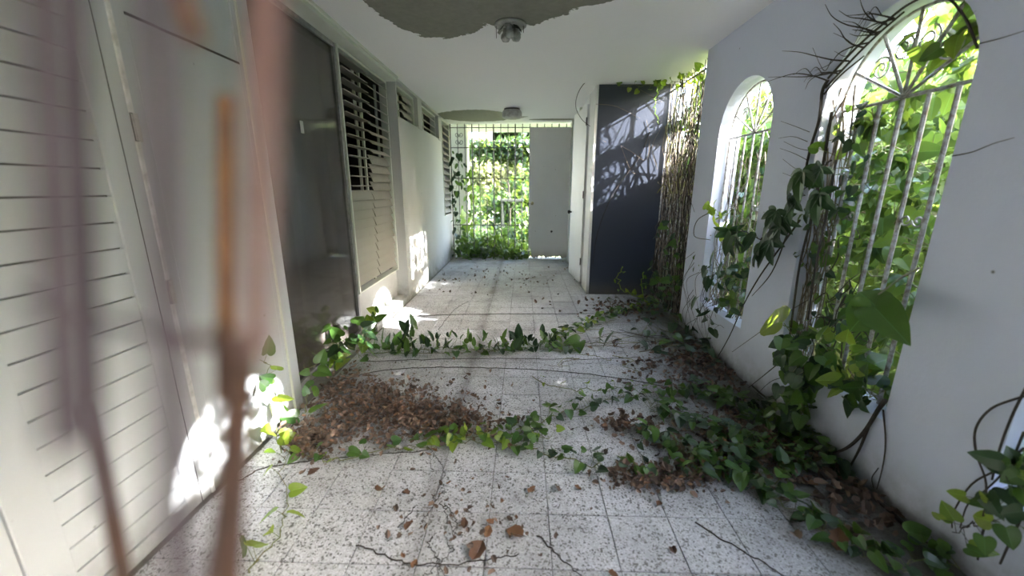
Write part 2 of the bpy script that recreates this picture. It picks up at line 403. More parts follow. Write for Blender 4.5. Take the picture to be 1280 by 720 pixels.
# fixed glass pane beside the shutters
w5 = struct(empty('window_5', (-1.54, 2.23, 0)), 'tall dusty fixed glass pane'); 
def fr(y0, y1, z0, z1, x0=-.02, x1=.022): return (x0, x1, y0-2.23, y1-2.23, z0, z1)
b = MB(); b.box(*fr(2.23, 2.26, 0, 2.475)); b.box(*fr(3.455, 3.49, 0, 2.475)); b.box(*fr(2.26, 3.455, 0, .05)); b.box(*fr(2.26, 3.455, 2.44, 2.475))
b.build('window_frame', M_ALU, w5, bevel=.003)
pn = MB().box(*fr(2.26, 3.455, .05, 2.44, -.003, .003)).build('pane', M_GLASS, w5)
MB().box(.004, .006, .62, .66, 1.72, 1.80).build('sticker', plain('torn white label', (.55, .55, .52, 1), .8), pn)

# ------------------------------------------------------------------ jalousie windows
def slat_mesh(L, wd, th, m, name='slat'):
    b = MB(); n = 4; P = []
    for i in range(n+1):
        t = -1+2*i/n; P.append((t*wd/2, .10*wd*(1-t*t)*.35))
    for side in (th/2, -th/2):
        for (x, z) in P: b.v.append((x, -L/2, z+side)); b.v.append((x, L/2, z+side))
    k = 2*(n+1)
    for i in range(n):
        a = 2*i; b.f.append((a, a+2, a+3, a+1)); b.f.append((k+a, k+a+1, k+a+3, k+a+2))
    b.f += [(0, 1, k+1, k), (2*n, k+2*n, k+2*n+1, 2*n+1)]
    for e in (0, 1):
        for i in range(n):
            a = 2*i+e; b.f.append((a, k+a, k+a+2, a+2) if e == 0 else (a, a+2, k+a+2, k+a))
    return b.mesh(name, m)
def jalousie(name, label, x, y0, y1, z0, z1, panels, pitch, m, tilt, wd=None, frame_x=.03, fm=None, th=.006, rod=True, fw=.022):
    root = struct(empty(name, (x, y0, z0)), label)
    b = MB(); W_, H_ = y1-y0, z1-z0
    b.box(-.05, frame_x, 0, fw, 0, H_); b.box(-.05, frame_x, W_-fw, W_, 0, H_); b.box(-.05, frame_x, fw, W_-fw, 0, fw*.7); b.box(-.05, frame_x, fw, W_-fw, H_-fw, H_)
    b.build('window_frame', fm or M_TRIM, root, bevel=.002)
    wd = wd or pitch*1.16; pw = (W_-2*fw)/panels
    sm = slat_mesh(pw-.012, wd, th, m)
    for p in range(panels):
        yc = fw+pw*(p+.5)
        n = int((H_-2*fw)/pitch)
        for k in range(n):
            zc = H_-fw-pitch*(k+.5)
            a = tilt(p, k, n)
            put('slat', sm, root, Matrix.Translation((-.006, yc, zc)) @ Matrix.Rotation(a+R.uniform(-.02, .02), 4, 'Y') @ Matrix.Rotation(R.uniform(-.004, .004), 4, 'X'))
        if p:
            MB().box(-.055, -.035, fw+pw*p-.018, fw+pw*p+.018, fw*.7, H_-fw).build('mullion', fm or M_TRIM, root, bevel=.002)
    if rod:
        for p in range(panels):
            yy = fw+pw*(p+.86)
            r_ = MB(); r_.box(-.07, -.055, yy-.006, yy+.006, .05, H_-.06); r_.box(-.07, -.055, yy-.035, yy-.024, .05, H_-.06)
            r_.build('control_rod', M_TRIM, root)
    return root
def tilt_main(p, k, n):
    if p == 0: return .04 if k < 13 else 1.22
    return .55 if k < 9 else 1.15
jalousie('window_1', 'big two panel slatted shutter window beside the glass pane', -1.535, 3.49, 4.66, .395, 2.475, 2, .0865, M_JAL, tilt_main)
jalousie('window_2', 'first high slatted opening in the left wall', -1.49, 4.70, 5.58, 2.13, 2.50, 2, .092, M_JALC, lambda p, k, n: .35 if p == 0 else 1.1, rod=False)
jalousie('window_3', 'second high slatted opening in the left wall', -1.49, 5.80, 6.90, 2.15, 2.50, 2, .092, M_JAL, lambda p, k, n: .7, rod=False)
jalousie('window_4', 'narrow slatted shutter window beside the far grille', -1.43, 7.15, 7.80, .87, 2.50, 1, .112, M_JAL, lambda p, k, n: .8, rod=False, wd=.125)

# ------------------------------------------------------------------ folding louvred doors, left foreground
FR = {}
def louvre_door(name, label, y0, y1, st0, st1, slat_z0, slat_z1, pitch, x=XL, solid_below=None):
    root = struct(empty(name, (x, y0, 0)), label); W_ = y1-y0; b = MB()
    b.box(-.045, 0, 0, st0, .012, 2.41); b.box(-.045, 0, W_-st1, W_, .012, 2.41); b.box(-.045, 0, st0, W_-st1, .012, slat_z0); b.box(-.045, 0, st0, W_-st1, slat_z1, 2.41)
    root_frame = b.build('door_frame', M_DOOR, root, bevel=.003); FR[name] = root_frame
    L = W_-st0-st1; sb = MB(); sb.box(-.006, .006, -L/2, L/2, -pitch/2+.006, pitch/2-.0015); sm = sb.mesh('slat', M_DOOR)
    MB().box(-.026, -.0205, st0, W_-st1, slat_z0, slat_z1).build('gap_shade_board', M_DARK, root)  # near-black sheet puts the shade of the slat gaps into colour
    n = int(round((slat_z1-slat_z0)/pitch)); pz = (slat_z1-slat_z0)/n
    for k in range(n):
        put('slat', sm, root, Matrix.Translation((-.0125, st0+L/2, slat_z0+pz*(k+.5))) @ Matrix.Rotation(R.uniform(-.015, .03), 4, 'Y'))
    return root
d1 = louvre_door('door_1', 'white louvred folding door leaf behind the rusty bars', .845, 1.476, .105, .135, .075, 2.30, .0905)
d2 = louvre_door('door_2', 'white folding door leaf, solid below and louvred on top', 1.484, 2.15, .045, .05, 1.945, 2.33, .085)
for z in (.95, 1.56):
    h_ = MB(); h_.box(0, .004, -.011, .011, -.045, .045)
    for k in range(5): h_.tube([(.009, 0, -.048+k*.0195), (.009, 0, -.031+k*.0195)], .006, 8)
    h_.build('hinge', M_HINGE, FR['door_1'], loc=(.006, .628, z))
    MB().box(-.001, .002, -.014, .013, -.048, .048).build('hinge_plate', M_IROND, FR['door_1'], loc=(.0062, .628, z))
MB().box(-.03, .007, .618, .634, .012, 2.41).build('joint_strip', plain('chipped white gloss paint', (.85, .85, .85, 1), .35, 0, 0, 22, (.55, .55, .52, 1)), d1, bevel=.002)
MB().box(-.03, .0012, .566, .569, .012, 2.41).build('groove', M_DARK, d1)
MB().box(-.002, .0015, .045, .62, .0, .010).build('edge_or_shadow_strip', M_DARK, d2, loc=(0, 0, 1.938))  # dark strip painted in for the shadow gap below the louvres
b = MB().box(-.005, .005, 0, .012, .012, 2.41); b.build('edge_or_shadow_strip', M_TRIM, d2, loc=(.003, .646, 0))

# ------------------------------------------------------------------ closet doors and far leaf
d3 = struct(empty('door_3', (.86, 5.52, 0), rz=.085), 'white closet door standing slightly ajar')
p3 = MB().box(-.04, 0, .012, .83, .03, 2.41).build('leaf_panel', M_DOORF, d3, bevel=.003)
for z in (.35, 1.27, 2.2): MB().tube([(-.046, .01, z-.05), (-.046, .01, z+.05)], .008, 8).build('hinge', M_IROND, p3)
b = MB(); b.lathe([(0, 0), (.012, 0), (.012, .02), (.028, .03), (.030, .045), (.02, .058), (0, .060)], 14); o = b.build('door_knob', M_DARK, p3, True, loc=(-.04, .77, 1.0)); o.rotation_euler = (0, -math.pi/2, 0)
b = MB().box(.838, .868, 5.05+.002, 5.13, 0, H-.004); b.box(.846, .868, 5.13, 5.5, 0, H-.004); b.box(.838, .868, 5.5, 5.515, 0, H-.004)
struct(b.build('trim_3', M_DOORF, bevel=.002), 'white casing boards at the corner of the blue wall')
b = MB().box(.835, .868, 6.36, 6.45, 0, H-.004); b.box(.842, .868, 7.35, 7.45, 0, H-.004)
struct(b.build('trim_4', M_TRIM), 'grey weathered jambs deep in the corridor')
d4 = struct(empty('door_4', (.862, 6.46, 0)), 'closed grey door deep in the corridor')
MB().box(-.012, 0, 0, .88, .03, 2.42).build('leaf_panel', M_DOOR, d4, bevel=.003)
# far leaf with rotten foot
d5 = struct(empty('door_5', (.115, 7.74, 0)), 'white door leaf with rotten foot before the far grille')
b = MB(); n = 44; prev = None; R2 = random.Random(3)
prof = []
for i in range(n+1):
    x = .765*i/n; z = .012
    if x > .05: z = max(.012, .02+.09*noise.noise(Vector((x*16, 3.1, 0)))+.03*R2.random())
    if .015 < x < .05: z = .30*(1-abs(x-.032)/.018) if R2.random() < .9 else .05
    prof.append((x, z))
for (xa, za), (xb, zb) in zip(prof, prof[1:]):
    b.quad((xa, 0, za), (xb, 0, zb), (xb, 0, 2.44), (xa, 0, 2.44)); b.quad((xb, .035, zb), (xa, .035, za), (xa, .035, 2.44), (xb, .035, 2.44))
    b.quad((xa, .035, za), (xb, .035, zb), (xb, 0, zb), (xa, 0, za))
b.quad((0, 0, 2.44), (.765, 0, 2.44), (.765, .035, 2.44), (0, .035, 2.44)); b.quad((0, 0, .012), (0, 0, 2.44), (0, .035, 2.44), (0, .035, .012)); b.quad((.765, 0, .012), (.765, .035, .012), (.765, .035, 2.44), (.765, 0, 2.44))
p5 = b.build('leaf_panel', M_DOORF, d5)
o = MB().lathe([(0, 0), (.014, 0), (.014, .02), (.030, .03), (.033, .045), (.02, .06), (0, .062)], 14).build('door_knob', M_BRASS, p5, True, loc=(.055, 0, 1.08)); o.rotation_euler = (math.pi/2, 0, 0)
o = MB().lathe([(0, 0), (.022, 0), (.022, .004), (0, .004)], 12).build('lock_hole', M_DARK, p5, loc=(.44, 0, .54)); o.rotation_euler = (math.pi/2, 0, 0)

# ================================================================== IRONWORK
def scroll(cx, cz, r, turns=1.4, sgn=1, n=22, start=0):
    return [(cx+sgn*r*(1-i/n*.72)*math.cos(start+turns*2*math.pi*i/n), 0, cz+r*(1-i/n*.72)*math.sin(start+turns*2*math.pi*i/n)) for i in range(n+1)]
# grille of an arch: bars up to the spring line, a fan of spokes and scrolls above. Local x runs along the wall.
def arch_grille(c, w, label, m, r=.0062):
    root = empty('window_grille', (XG, c, ZS), label, 'grille', None); root.rotation_euler = (0, 0, math.pi/2)
    zz = ZP-.02-ZS; w2 = w-.012
    MB().tube([(-w2, 0, zz), (w2, 0, zz)], .008, 6).build('crossbar', m, root)
    MB().tube([(-w2, 0, .04), (w2, 0, .04)], .008, 6).build('crossbar', m, root)
    for i in range(7):
        x = -w2+2*w2*(i)/6
        MB().tube([(x, 0, .01), (x, 0, zz)], r*1.25, 6).build('bar', m, root)
    MB().tube([(-(w2)*math.cos(math.pi*i/24), 0, zz+w2*math.sin(math.pi*i/24)) for i in range(25)], .007, 6).build('arch_rim', m, root)
    for k in range(5):
        a = math.pi*(k+1)/6; MB().tube([(0, 0, zz), (w2*math.cos(a), 0, zz+w2*math.sin(a))], r, 6).build('spoke', m, root)
    for k in range(4):
        a = math.pi*(k+1.5)/6
        MB().tube(scroll(.62*w2*math.cos(a), zz+.62*w2*math.sin(a), .055, 1.5, 1, 20, a), .0045, 5).build('scroll', m, root)
    for k in (0, 3):
        x = -w2+2*w2*(k+1.5)/6
        for s_ in (1, -1): MB().tube(scroll(x+s_*.028, zz*.62, .028, 1.2, s_, 14, math.pi), .0045, 5).build('scroll', m, root)
    return root
arch_grille(*ARCH[3], 'silver wrought iron grille of the nearest full arch, overgrown', M_IRONS, .0075)
arch_grille(*ARCH[4], 'white wrought iron grille of the arch nearest the blue wall', M_IRON)
arch_grille(*ARCH[2], 'wrought iron grille of the arch cut off by the right edge of view', M_IRONS)

gc = empty('window_grille', (XG, 3.91, 0), 'tall floor to ceiling corner grille beside the blue wall', 'grille')
for i in range(11):
    y = .02+i*.111; MB().tube([(0, y, .0), (0, y, H-.004)], .007, 6).build('bar', M_IRON, gc)
for z in (.12, 1.50, 2.44): MB().tube([(0, 0, z), (0, 1.14, z)], .009, 6).build('crossbar', M_IROND, gc)

gf = empty('gate_grille', (0, YF, 0), 'dark wrought iron grille closing the far end of the corridor', 'grille')
for i in range(17):
    x = -1.385+i*.136
    if x < .9: MB().tube([(x, 0, 0), (x, 0, 2.52)], .0075 if i % 3 else .012, 6).build('bar', M_IROND, gf)
for z in (.05, .65, 1.54, 2.10, 2.455): MB().tube([(-1.40, 0, z), (.86, 0, z)], .009, 6).build('crossbar', M_IROND, gf)
for x0 in (-1.22, -.95):
    for z0, s_ in ((2.33, 1), (2.20, -1), (2.20, 1), (2.33, -1)):
        MB().tube([(p[0]+x0+s_*.035, 0, p[2]+z0) for p in scroll(0, 0, .045, 1.3, s_, 18, math.pi)], .0055, 5).build('scroll', M_IROND, gf)

# rusty gate right in front of the camera
gr = empty('rusty_gate', (-.2, .12, 0), 'out of focus rusty iron gate bars close to the camera', 'gate')
def gbar(u0, v0, u1, v1, d0, d1, wpx, m, name='bar', sides=4):
    def P(u, v, d): return EYE+(FPX*FWD+RGT*(u-640)-UPV*(v-360))*(d/FPX)
    a, b_ = P(u0, v0, d0)-gr.location, P(u1, v1, d1)-gr.location
    MB().tube([a, b_], wpx*d0/FPX/2, 8, wpx*d1/FPX/2).build(name, m, gr)
gbar(52, -60, 88, 560, .060, .068, 44, M_MAUVE)
gbar(96, -60, 128, 640, .10, .11, 13, M_MAUVE)
gbar(192, -60, 228, 780, .062, .07, 40, M_MAUVE)
gbar(214, -60, 246, 50, .12, .12, 22, M_RUSTO)
gbar(281, 120, 280, 500, .17, .17, 19, M_RUSTO)
gbar(334, -60, 318, 440, .09, .09, 36, M_PINK)
gbar(304, 425, 277, 780, .13, .15, 36, M_RUST)
gbar(113, 505, 166, 780, .20, .20, 18, M_RUST)
gbar(30, 372, 215, 425, .09, .10, 15, M_MAUVE, 'crossbar')
gbar(200, 424, 334, 426, .115, .115, 22, M_RUST, 'crossbar')

# ================================================================== CEILING LAMPS
def ceiling_lamp_broken():
    p = at(638, 30, 'z', H)
    t = empty('ceiling_lamp', (p.x, p.y, H), 'broken ceiling lamp with a bare socket and hanging wires at the big grey patch', 'lamp')
    bp = MB().lathe([(.0, 0), (.115, 0), (.12, -.012), (.105, -.02), (.04, -.022)], 20).build('base_plate', M_LAMP, t, True)
    for k in range(3):
        a = 2.1*k+.4; x, y = .045*math.cos(a), .045*math.sin(a)
        MB().lathe([(.018, -.02), (.022, -.05), (.034, -.065), (.037, -.085), (.026, -.105), (0, -.11)], 12, (x, y, 0)).build('bulb_socket', M_BULB if k else M_LAMP, t, True)
    for k in range(7):
        a = .9*k; r = .07+.02*(k % 2)
        b = MB(); M_ = Matrix.Translation((r*math.cos(a), r*math.sin(a), -.035)) @ Matrix.Rotation(a, 4, 'Z') @ Matrix.Rotation(.9, 4, 'Y')
        b.box(-.018, .018, -.02, .02, -.001, .001, M_); b.build('glass_shard' if k % 2 else 'bent_clip', M_DARK if k % 2 == 0 else M_BULB, bp)
    for x, l in ((-.105, .10), (.095, .065)): MB().tube([(x, -.02, -.01), (x+.002, -.02, -l)], .0022, 5).build('wire', M_DARK, bp)
ceiling_lamp_broken()
p = at(640, 136, 'z', H)
t = empty('ceiling_lamp', (p.x, p.y, H), 'grey drum ceiling lamp with a torn rim at the far end', 'lamp')
MB().lathe([(0, 0), (.12, 0), (.12, -.02), (.10, -.02)], 20).build('base_plate', M_DARK, t, True)
MB().lathe([(.13, -.022), (.15, -.05), (.152, -.115), (.13, -.135), (0, -.14)], 24).build('lamp_shade', M_LAMP, t, True)
b = MB(); b.quad((.05, -.13, -.125), (.26, -.02, -.11), (.20, .05, -.105), (.05, .13, -.13)); b.quad((.05, -.13, -.130), (.05, .13, -.135), (.20, .05, -.112), (.26, -.02, -.116)); b.build('torn_rim', M_LAMP, t)

# ================================================================== LEAF SHAPES (length 1 along +y, origin at the base)
def leaf_mesh(name, out, m, fold=.18, droop=.25, ribs=(.0, .3, .6, .85, 1.0)):
    """out: half outline [(x, y)] from base to tip; two folded halves sharing a midrib"""
    b = MB(); k = len(out)
    def z(x, y): return abs(x)*fold*1.6-droop*max(0, y)**2*.6
    mid = [(0, max(0, min(1, y)), 0) for _, y in out]
    for s in (1, -1):
        n = len(b.v)
        for (x, y), (mx, my, _) in zip(out, mid): b.v.append((s*x, y, z(x, y))); b.v.append((0, my, z(0, my)))
        for i in range(k-1):
            q = (n+2*i, n+2*i+1, n+2*i+3, n+2*i+2)
            b.f.append(q if s < 0 else q[::-1])
    return b
HEART = [(.0, 0), (.20, -.13), (.40, -.06), (.46, .16), (.40, .42), (.25, .70), (.09, .90), (0, 1)]
LANCE = [(.0, 0), (.13, .05), (.22, .22), (.24, .45), (.18, .70), (.08, .90), (0, 1)]
ARROW = [(.0, 0), (.14, -.16), (.22, -.12), (.20, .12), (.24, .35), (.17, .65), (.07, .88), (0, 1)]
def mk(name, out, m, **k): return leaf_mesh(name, out, m, **k).mesh(name, m, True)
def lobed(name, m, lobes):
    B = MB()
    for ang, ln in lobes:
        l = leaf_mesh('', LANCE, m, .15, .35); ca, sa = math.cos(ang), math.sin(ang); n = len(B.v)
        B.v += [(ln*(x*ca+y*sa), ln*(-x*sa+y*ca), z*ln) for x, y, z in l.v]; B.f += [tuple(n+i for i in f) for f in l.f]
    return B.mesh(name, m, True)
def fine(out, k=14):
    P = [Vector((x, y, 0)) for x, y in out]; S = smooth_path(P, 4); return [(max(0, p.x), p.y) for p in S][::2]+[(0, 1)]
HEART_S = [(0, 0), (.30, -.08), (.44, .2), (.24, .70), (0, 1)]
HEART_F = fine(HEART); LANCE_F = fine(LANCE)
def fine_leaf(name, out, m, fold=.16, droop=.3, wave=.015):
    b = MB(); k = len(out)
    def z(x, y): return abs(x)**1.3*fold*1.6-droop*max(0, y)**2*.6+wave*math.sin(y*17)*abs(x)*3
    for s in (1, -1):
        n = len(b.v)
        for (x, y) in out:
            my = max(0, min(1, y)); 
            for t in (1, .5, 0): xx, yy = s*x*t, my+(y-my)*t-.10*x*t*(1-t); b.v.append((xx, yy, z(xx, yy)))
        for i in range(k-1):
            for c in (0, 1):
                q = (n+3*i+c, n+3*i+c+1, n+3*i+3+c+1, n+3*i+3+c); b.f.append(q if s < 0 else q[::-1])
    return b.mesh(name, m, True)
def mkf(name, out, m, **k): return fine_leaf(name, HEART_F if out is HEART else (LANCE_F if out is LANCE else out), m, **k)
mk = mkf
LM = dict(heart=mk('leaf', HEART, M_LEAF), heartd=mk('leaf', HEART, M_LEAFD, droop=.4), hearty=mk('leaf', HEART, M_LEAFY), hearto=mk('leaf', HEART, M_LEAFO, droop=.35),
          lance=mk('leaf', LANCE, M_LEAF), lanced=mk('leaf', LANCE, M_LEAFD), lancey=mk('leaf', LANCE, M_LEAFY), lanceo=mk('leaf', LANCE, M_LEAFO), arrow=mk('leaf', ARROW, M_LEAFD, droop=.5), arrowg=mk('leaf', ARROW, M_LEAF, droop=.3),
          palm=lobed('leaf', M_LEAFD, [(-1.7, .62), (-.8, .85), (0, 1), (.8, .85), (1.7, .62)]), palmo=lobed('leaf', M_LEAFO, [(-1.3, .7), (-.55, .95), (0, 1), (.6, .9)]))
def dry_mesh(seed, m):
    rr = random.Random(seed); b = leaf_mesh('', [(.0, 0), (.18, .02), (.34, .2), (.30, .42), (.36, .55), (.2, .8), (0, 1)], m, .5, -.5)
    b.v = [(x+.05*rr.uniform(-1, 1)*(x != 0), y+.05*rr.uniform(-1, 1), z+.16*math.sin(y*5+seed)*abs(x)*2+.05*rr.random()+.25*(y-.5)**2) for x, y, z in b.v]
    return b
DRY = [dry_mesh(s, M_DRY).mesh('dry_leaf', M_DRY, True) for s in range(5)]

def frame_from(yd, n):
    """matrix whose Y is the leaf axis and Z its face normal"""
    y = yd.normalized(); z = n-y*n.dot(y)
    if z.length < 1e-4: z = Vector((0, 0, 1)).cross(y)
    z.normalize(); x = y.cross(z)
    return Matrix(((x.x, y.x, z.x), (x.y, y.y, z.y), (x.z, y.z, z.z))).to_4x4()
def rv(rr, s=1.0): return Vector((rr.gauss(0, s), rr.gauss(0, s), rr.gauss(0, s)))

def vine(name, label, pts, kinds, n, size, normal=(0, 0, 1), lift=.04, jit=.5, side=1.0, out=.0, r=.0028, seed=1, stem=M_STEM, cat='vine', group=None, wob=.02, extra=(), minz=.012, span=(0, 1), axis=None, sub=6, clampx=1.585):
    """a creeping plant: stem tube, a stalk to every leaf, and each leaf an object of its own"""
    rr = random.Random(seed); P = smooth_path(pts, sub)
    for i in range(1, len(P)-1):
        P[i] = P[i]+rv(rr, wob*.5); P[i].z = max(P[i].z, r+.002)
    base = P[0].copy(); root = empty(name, base, label, cat, group)
    sb = MB(); sb.tube([p-base for p in P], r, 5, r*.5)
    for e in extra: sb.tube([p-base for p in smooth_path(e, 5)], r*.7, 4, r*.3)
    N = Vector(normal).normalized(); k = len(P)-1
    for i in range(n):
        s = (span[0]+(span[1]-span[0])*((i+rr.random())/n))*k; a = min(int(s), k-1); p = P[a].lerp(P[a+1], s-a); t = (P[a+1]-P[a]).normalized()
        sd = t.cross(N).normalized()*(1 if (i % 2) else -1)*side
        sz = size*rr.uniform(.6, 1.25)
        st = (sd*rr.uniform(.5, 1.3)+N*rr.uniform(.5, 1.2)+t*rr.uniform(-.6, .6)+rv(rr, .25)).normalized()*(lift*rr.uniform(.6, 1.5))
        q = p+st+N*out
        q.z = max(q.z, minz+sz*.12)
        ax = (sd*rr.uniform(.3, 1)+t*rr.uniform(-.8, 1)-N*rr.uniform(-.1, .35)+rv(rr, .25))
        if axis is not None: ax = Vector(axis)+rv(rr, .35)
        nn = N+rv(rr, jit)
        if axis is None and N.z > .9 and nn.z < .25: nn.z = .3
        M_ = frame_from(ax, nn)
        tip = q+M_.to_3x3() @ Vector((0, sz, -.15*sz))
        if tip.z < minz: q.z += minz-tip.z
        if clampx and base.x < 1.6 and base.y < 4 and (tip.x > clampx or q.x > clampx): q.x -= max(tip.x, q.x)-clampx
        sb.tube([p-base, (p+q)/2-base+N*.004, q-base], r*.45, 3, r*.35, False)
        put('leaf', LM[kinds[rr.randrange(len(kinds))]], root, Matrix.Translation(q-base) @ M_ @ Matrix.Scale(sz, 4))
    sb.build('stem', stem, root)
    return root
F = lambda *uv: [at(u, v, 'z', .012) for u, v in uv]

# ------------------------------------------------------------------ vines creeping over the floor
vine('creeping_vine', 'green heart leaf vine creeping from the left doors to the middle of the floor', F((352, 562), (400, 575), (440, 572), (480, 562), (540, 560), (590, 556), (640, 553)), ['heart', 'heart', 'hearty'], 20, .062, seed=11)
vine('creeping_vine', 'small heart leaf vine dropping towards the camera at the left foot of the view', F((312, 716), (330, 690), (352, 655), (357, 625), (350, 590), (362, 560)), ['heart', 'hearty', 'hearty'], 9, .075, seed=12)
vine('creeping_vine', 'cluster of heart leaves at the centre of the brown litter', F((525, 560), (560, 548), (600, 545), (650, 548), (690, 545)), ['heart', 'heart', 'heart', 'hearty'], 44, .055, seed=13, lift=.05)
vine('creeping_vine', 'long green vine curving across the middle of the floor to the right wall', F((640, 545), (690, 522), (735, 508), (780, 495), (830, 490), (880, 498), (935, 515), (985, 535)), ['heart', 'heart', 'heartd'], 95, .055, seed=14, lift=.055)
vine('creeping_vine', 'front runner of heart leaves from the centre towards the lower right corner', F((640, 556), (700, 572), (760, 583), (820, 590), (880, 588), (930, 600), (975, 630), (1020, 658), (1070, 690), (1130, 716)), ['heart', 'heart', 'heartd'], 90, .060, seed=15, lift=.045)
for k, (lab, pts, n) in enumerate([
        ('dense leafy runner nearest the right wall below the big arch', ((1060, 598), (1010, 560), (960, 530), (905, 500), (860, 480)), 60),
        ('dense leafy runner in the middle of the green mat by the big arch', ((1010, 590), (960, 575), (900, 548), (850, 525), (815, 505)), 66),
        ('dense leafy runner on the camera side of the green mat by the big arch', ((985, 612), (930, 598), (880, 580), (840, 560), (800, 552)), 50),
        ('leafy runner crossing the mat from the foot of the right wall', ((1000, 505), (960, 520), (920, 550), (890, 575), (860, 600)), 46),
        ('leafy runner climbing down from the arch sill into the mat', ((1040, 560), (1000, 540), (965, 545), (930, 560), (900, 572)), 44)]):
    vine('creeping_vine', lab, F(*pts), ['heart', 'heart', 'heartd', 'heart', 'heartd'], int(n*1.5), .062, seed=20+k, lift=.065, jit=.45, wob=.05)
vine('creeping_vine', 'leafy runner across the back of the floor with upright dark leaves', F((455, 432), (510, 438), (560, 436), (610, 438), (660, 434), (700, 428)), ['lanced', 'lance', 'arrowg', 'lanced'], 90, .095, seed=31, lift=.07, axis=(.1, -.1, .9), normal=(0, -.3, 1), jit=1.0)
vine('creeping_vine', 'low heart leaves along the foot of the back runner', F((450, 440), (520, 442), (590, 440), (650, 436), (720, 438)), ['heart', 'heartd'], 80, .06, seed=32, lift=.05)
vine('creeping_vine', 'green runner rising from the back runner to the foot of the blue wall', F((690, 425), (715, 415), (745, 404), (770, 393), (800, 385), (835, 378)), ['heart', 'heart', 'hearty', 'heartd'], 110, .06, seed=33, lift=.05)
vine('creeping_vine', 'sparse dark arrow leaf vine lying between blue wall and small arch', F((700, 440), (740, 430), (790, 428), (840, 425), (880, 432)), ['arrow', 'arrow', 'heart'], 14, .12, seed=34, lift=.05)
vine('creeping_vine', 'tangle of dark leaves on the floor below the small arch', F((800, 420), (850, 415), (880, 425), (900, 445), (870, 455), (830, 440)), ['arrow', 'heartd', 'lanced'], 34, .085, seed=35, lift=.09, wob=.08)
vine('creeping_vine', 'tangle of leaves at the foot of the corner grille', F((770, 380), (810, 382), (845, 392), (860, 405), (830, 398), (800, 392)), ['heart', 'heartd', 'lance'], 46, .075, seed=36, lift=.10, wob=.08)
vine('creeping_vine', 'row of tiny yellow green leaves ahead of the curving vine', F((665, 470), (700, 485), (740, 488), (770, 486), (800, 480)), ['hearty', 'heart'], 9, .04, seed=37, lift=.03)
# left side: upright shoots by the door jamb and the glass
g0 = at(348, 560, 'z', .01)
vine('climbing_vine', 'heart leaf shoot climbing the jamb beside the glass pane', [at(352, 566, 'z', .01), at(345, 535, 'x', -1.33), at(338, 500, 'x', -1.33), at(340, 470, 'x', -1.34), at(325, 450, 'x', -1.34)], ['heart', 'heart', 'hearty'], 9, .085, normal=(.8, -.6, .3), seed=41, lift=.045, minz=.02)
vine('climbing_vine', 'second heart leaf shoot leaning on the glass corner', [at(378, 520, 'z', .01), at(384, 500, 'x', -1.30), at(390, 475, 'x', -1.32), at(380, 455, 'x', -1.34)], ['heart', 'heart'], 8, .085, normal=(.7, -.7, .3), seed=42, lift=.05, minz=.02)
vine('leafy_clump', 'bushy clump of leaves at the foot of the glass frame', [at(395, 452, 'z', .01), at(405, 440, 'z', .04), at(425, 438, 'z', .10), at(440, 440, 'z', .14), at(452, 436, 'z', .10)], ['heart', 'lance', 'heart', 'heartd', 'hearty'], 62, .095, normal=(.25, -.5, 1), seed=43, lift=.15, jit=.9, cat='plant', wob=.05)
vine('leafy_shoot', 'tall leafy shoot standing before the sunlit plinth', [at(456, 440, 'z', .01), at(462, 420, 'y', 3.3), at(466, 400, 'y', 3.32), at(470, 390, 'y', 3.35)], ['lance', 'arrowg', 'lanced', 'hearty'], 14, .12, normal=(.2, -1, .3), seed=44, lift=.04, axis=(0, -.1, .6), cat='plant')
vine('leafy_shoot', 'leafy shoot with upright leaves right of the plinth', [at(500, 440, 'z', .01), at(510, 425, 'y', 3.25), at(515, 408, 'y', 3.28)], ['lanced', 'arrowg', 'lance'], 12, .13, normal=(.2, -1, .3), seed=45, lift=.05, axis=(0, -.1, .8), cat='plant')
vine('leafy_shoot', 'leaning shoot of narrow dark leaves in mid floor', [at(640, 440, 'z', .01), at(650, 428, 'y', 3.2), at(656, 418, 'y', 3.22)], ['lanced'], 6, .13, normal=(.2, -1, .3), seed=46, lift=.04, axis=(.1, -.1, .8), cat='plant')

# bare stems lying on the floor
def runner(label, pts, r=.0035, m=M_TWIG, seed=0):
    rr = random.Random(seed); P = smooth_path(pts, 8); base = P[0].copy()
    P = [p+Vector((rr.gauss(0, .004), rr.gauss(0, .004), 0)) for p in P]
    for p in P: p.z = max(p.z, r)
    o = MB().tube([p-base for p in P], r, 5, r*.6).build('bare_stem', m, None, False, base); tag(o, label, 'stem'); return o
Fz = lambda *uv: [at(u, v, 'z', .004) for u, v in uv]
runner('long bare stem arching over the whole middle of the floor', Fz((395, 490), (430, 474), (480, 463), (540, 459), (620, 460), (700, 464), (770, 472), (838, 484)), .004, seed=1)
runner('thin bare stem behind the arching one', Fz((450, 452), (540, 449), (640, 448), (740, 449), (800, 446)), .003, seed=2)
runner('thin straight bare stem lying on the far pale tiles', Fz((482, 397.5), (540, 394), (620, 392.5), (745, 392)), .004, seed=3)
runner('curved bare stem on the sunny tiles by the plinth', Fz((548, 412), (560, 396), (572, 384), (585, 377)), .003, seed=4)
runner('bare stem running to the left doors below the heart leaves', Fz((300, 600), (330, 585), (390, 576), (450, 570), (540, 562)), .003, seed=5)
runner('bare stem crossing the near tiles at the bottom left', Fz((445, 680), (480, 694), (525, 706), (600, 700), (650, 694)), .003, seed=6)
runner('crooked bare stem on the near tiles left of centre', Fz((497, 660), (510, 645), (520, 632)), .0025, seed=7)
runner('bare stem under the front runner at the lower right', Fz((870, 655), (930, 690), (985, 722)), .003, seed=8)
runner('bare stem crossing the near tiles right of centre', Fz((672, 670), (700, 695), (728, 722)), .003, seed=9)
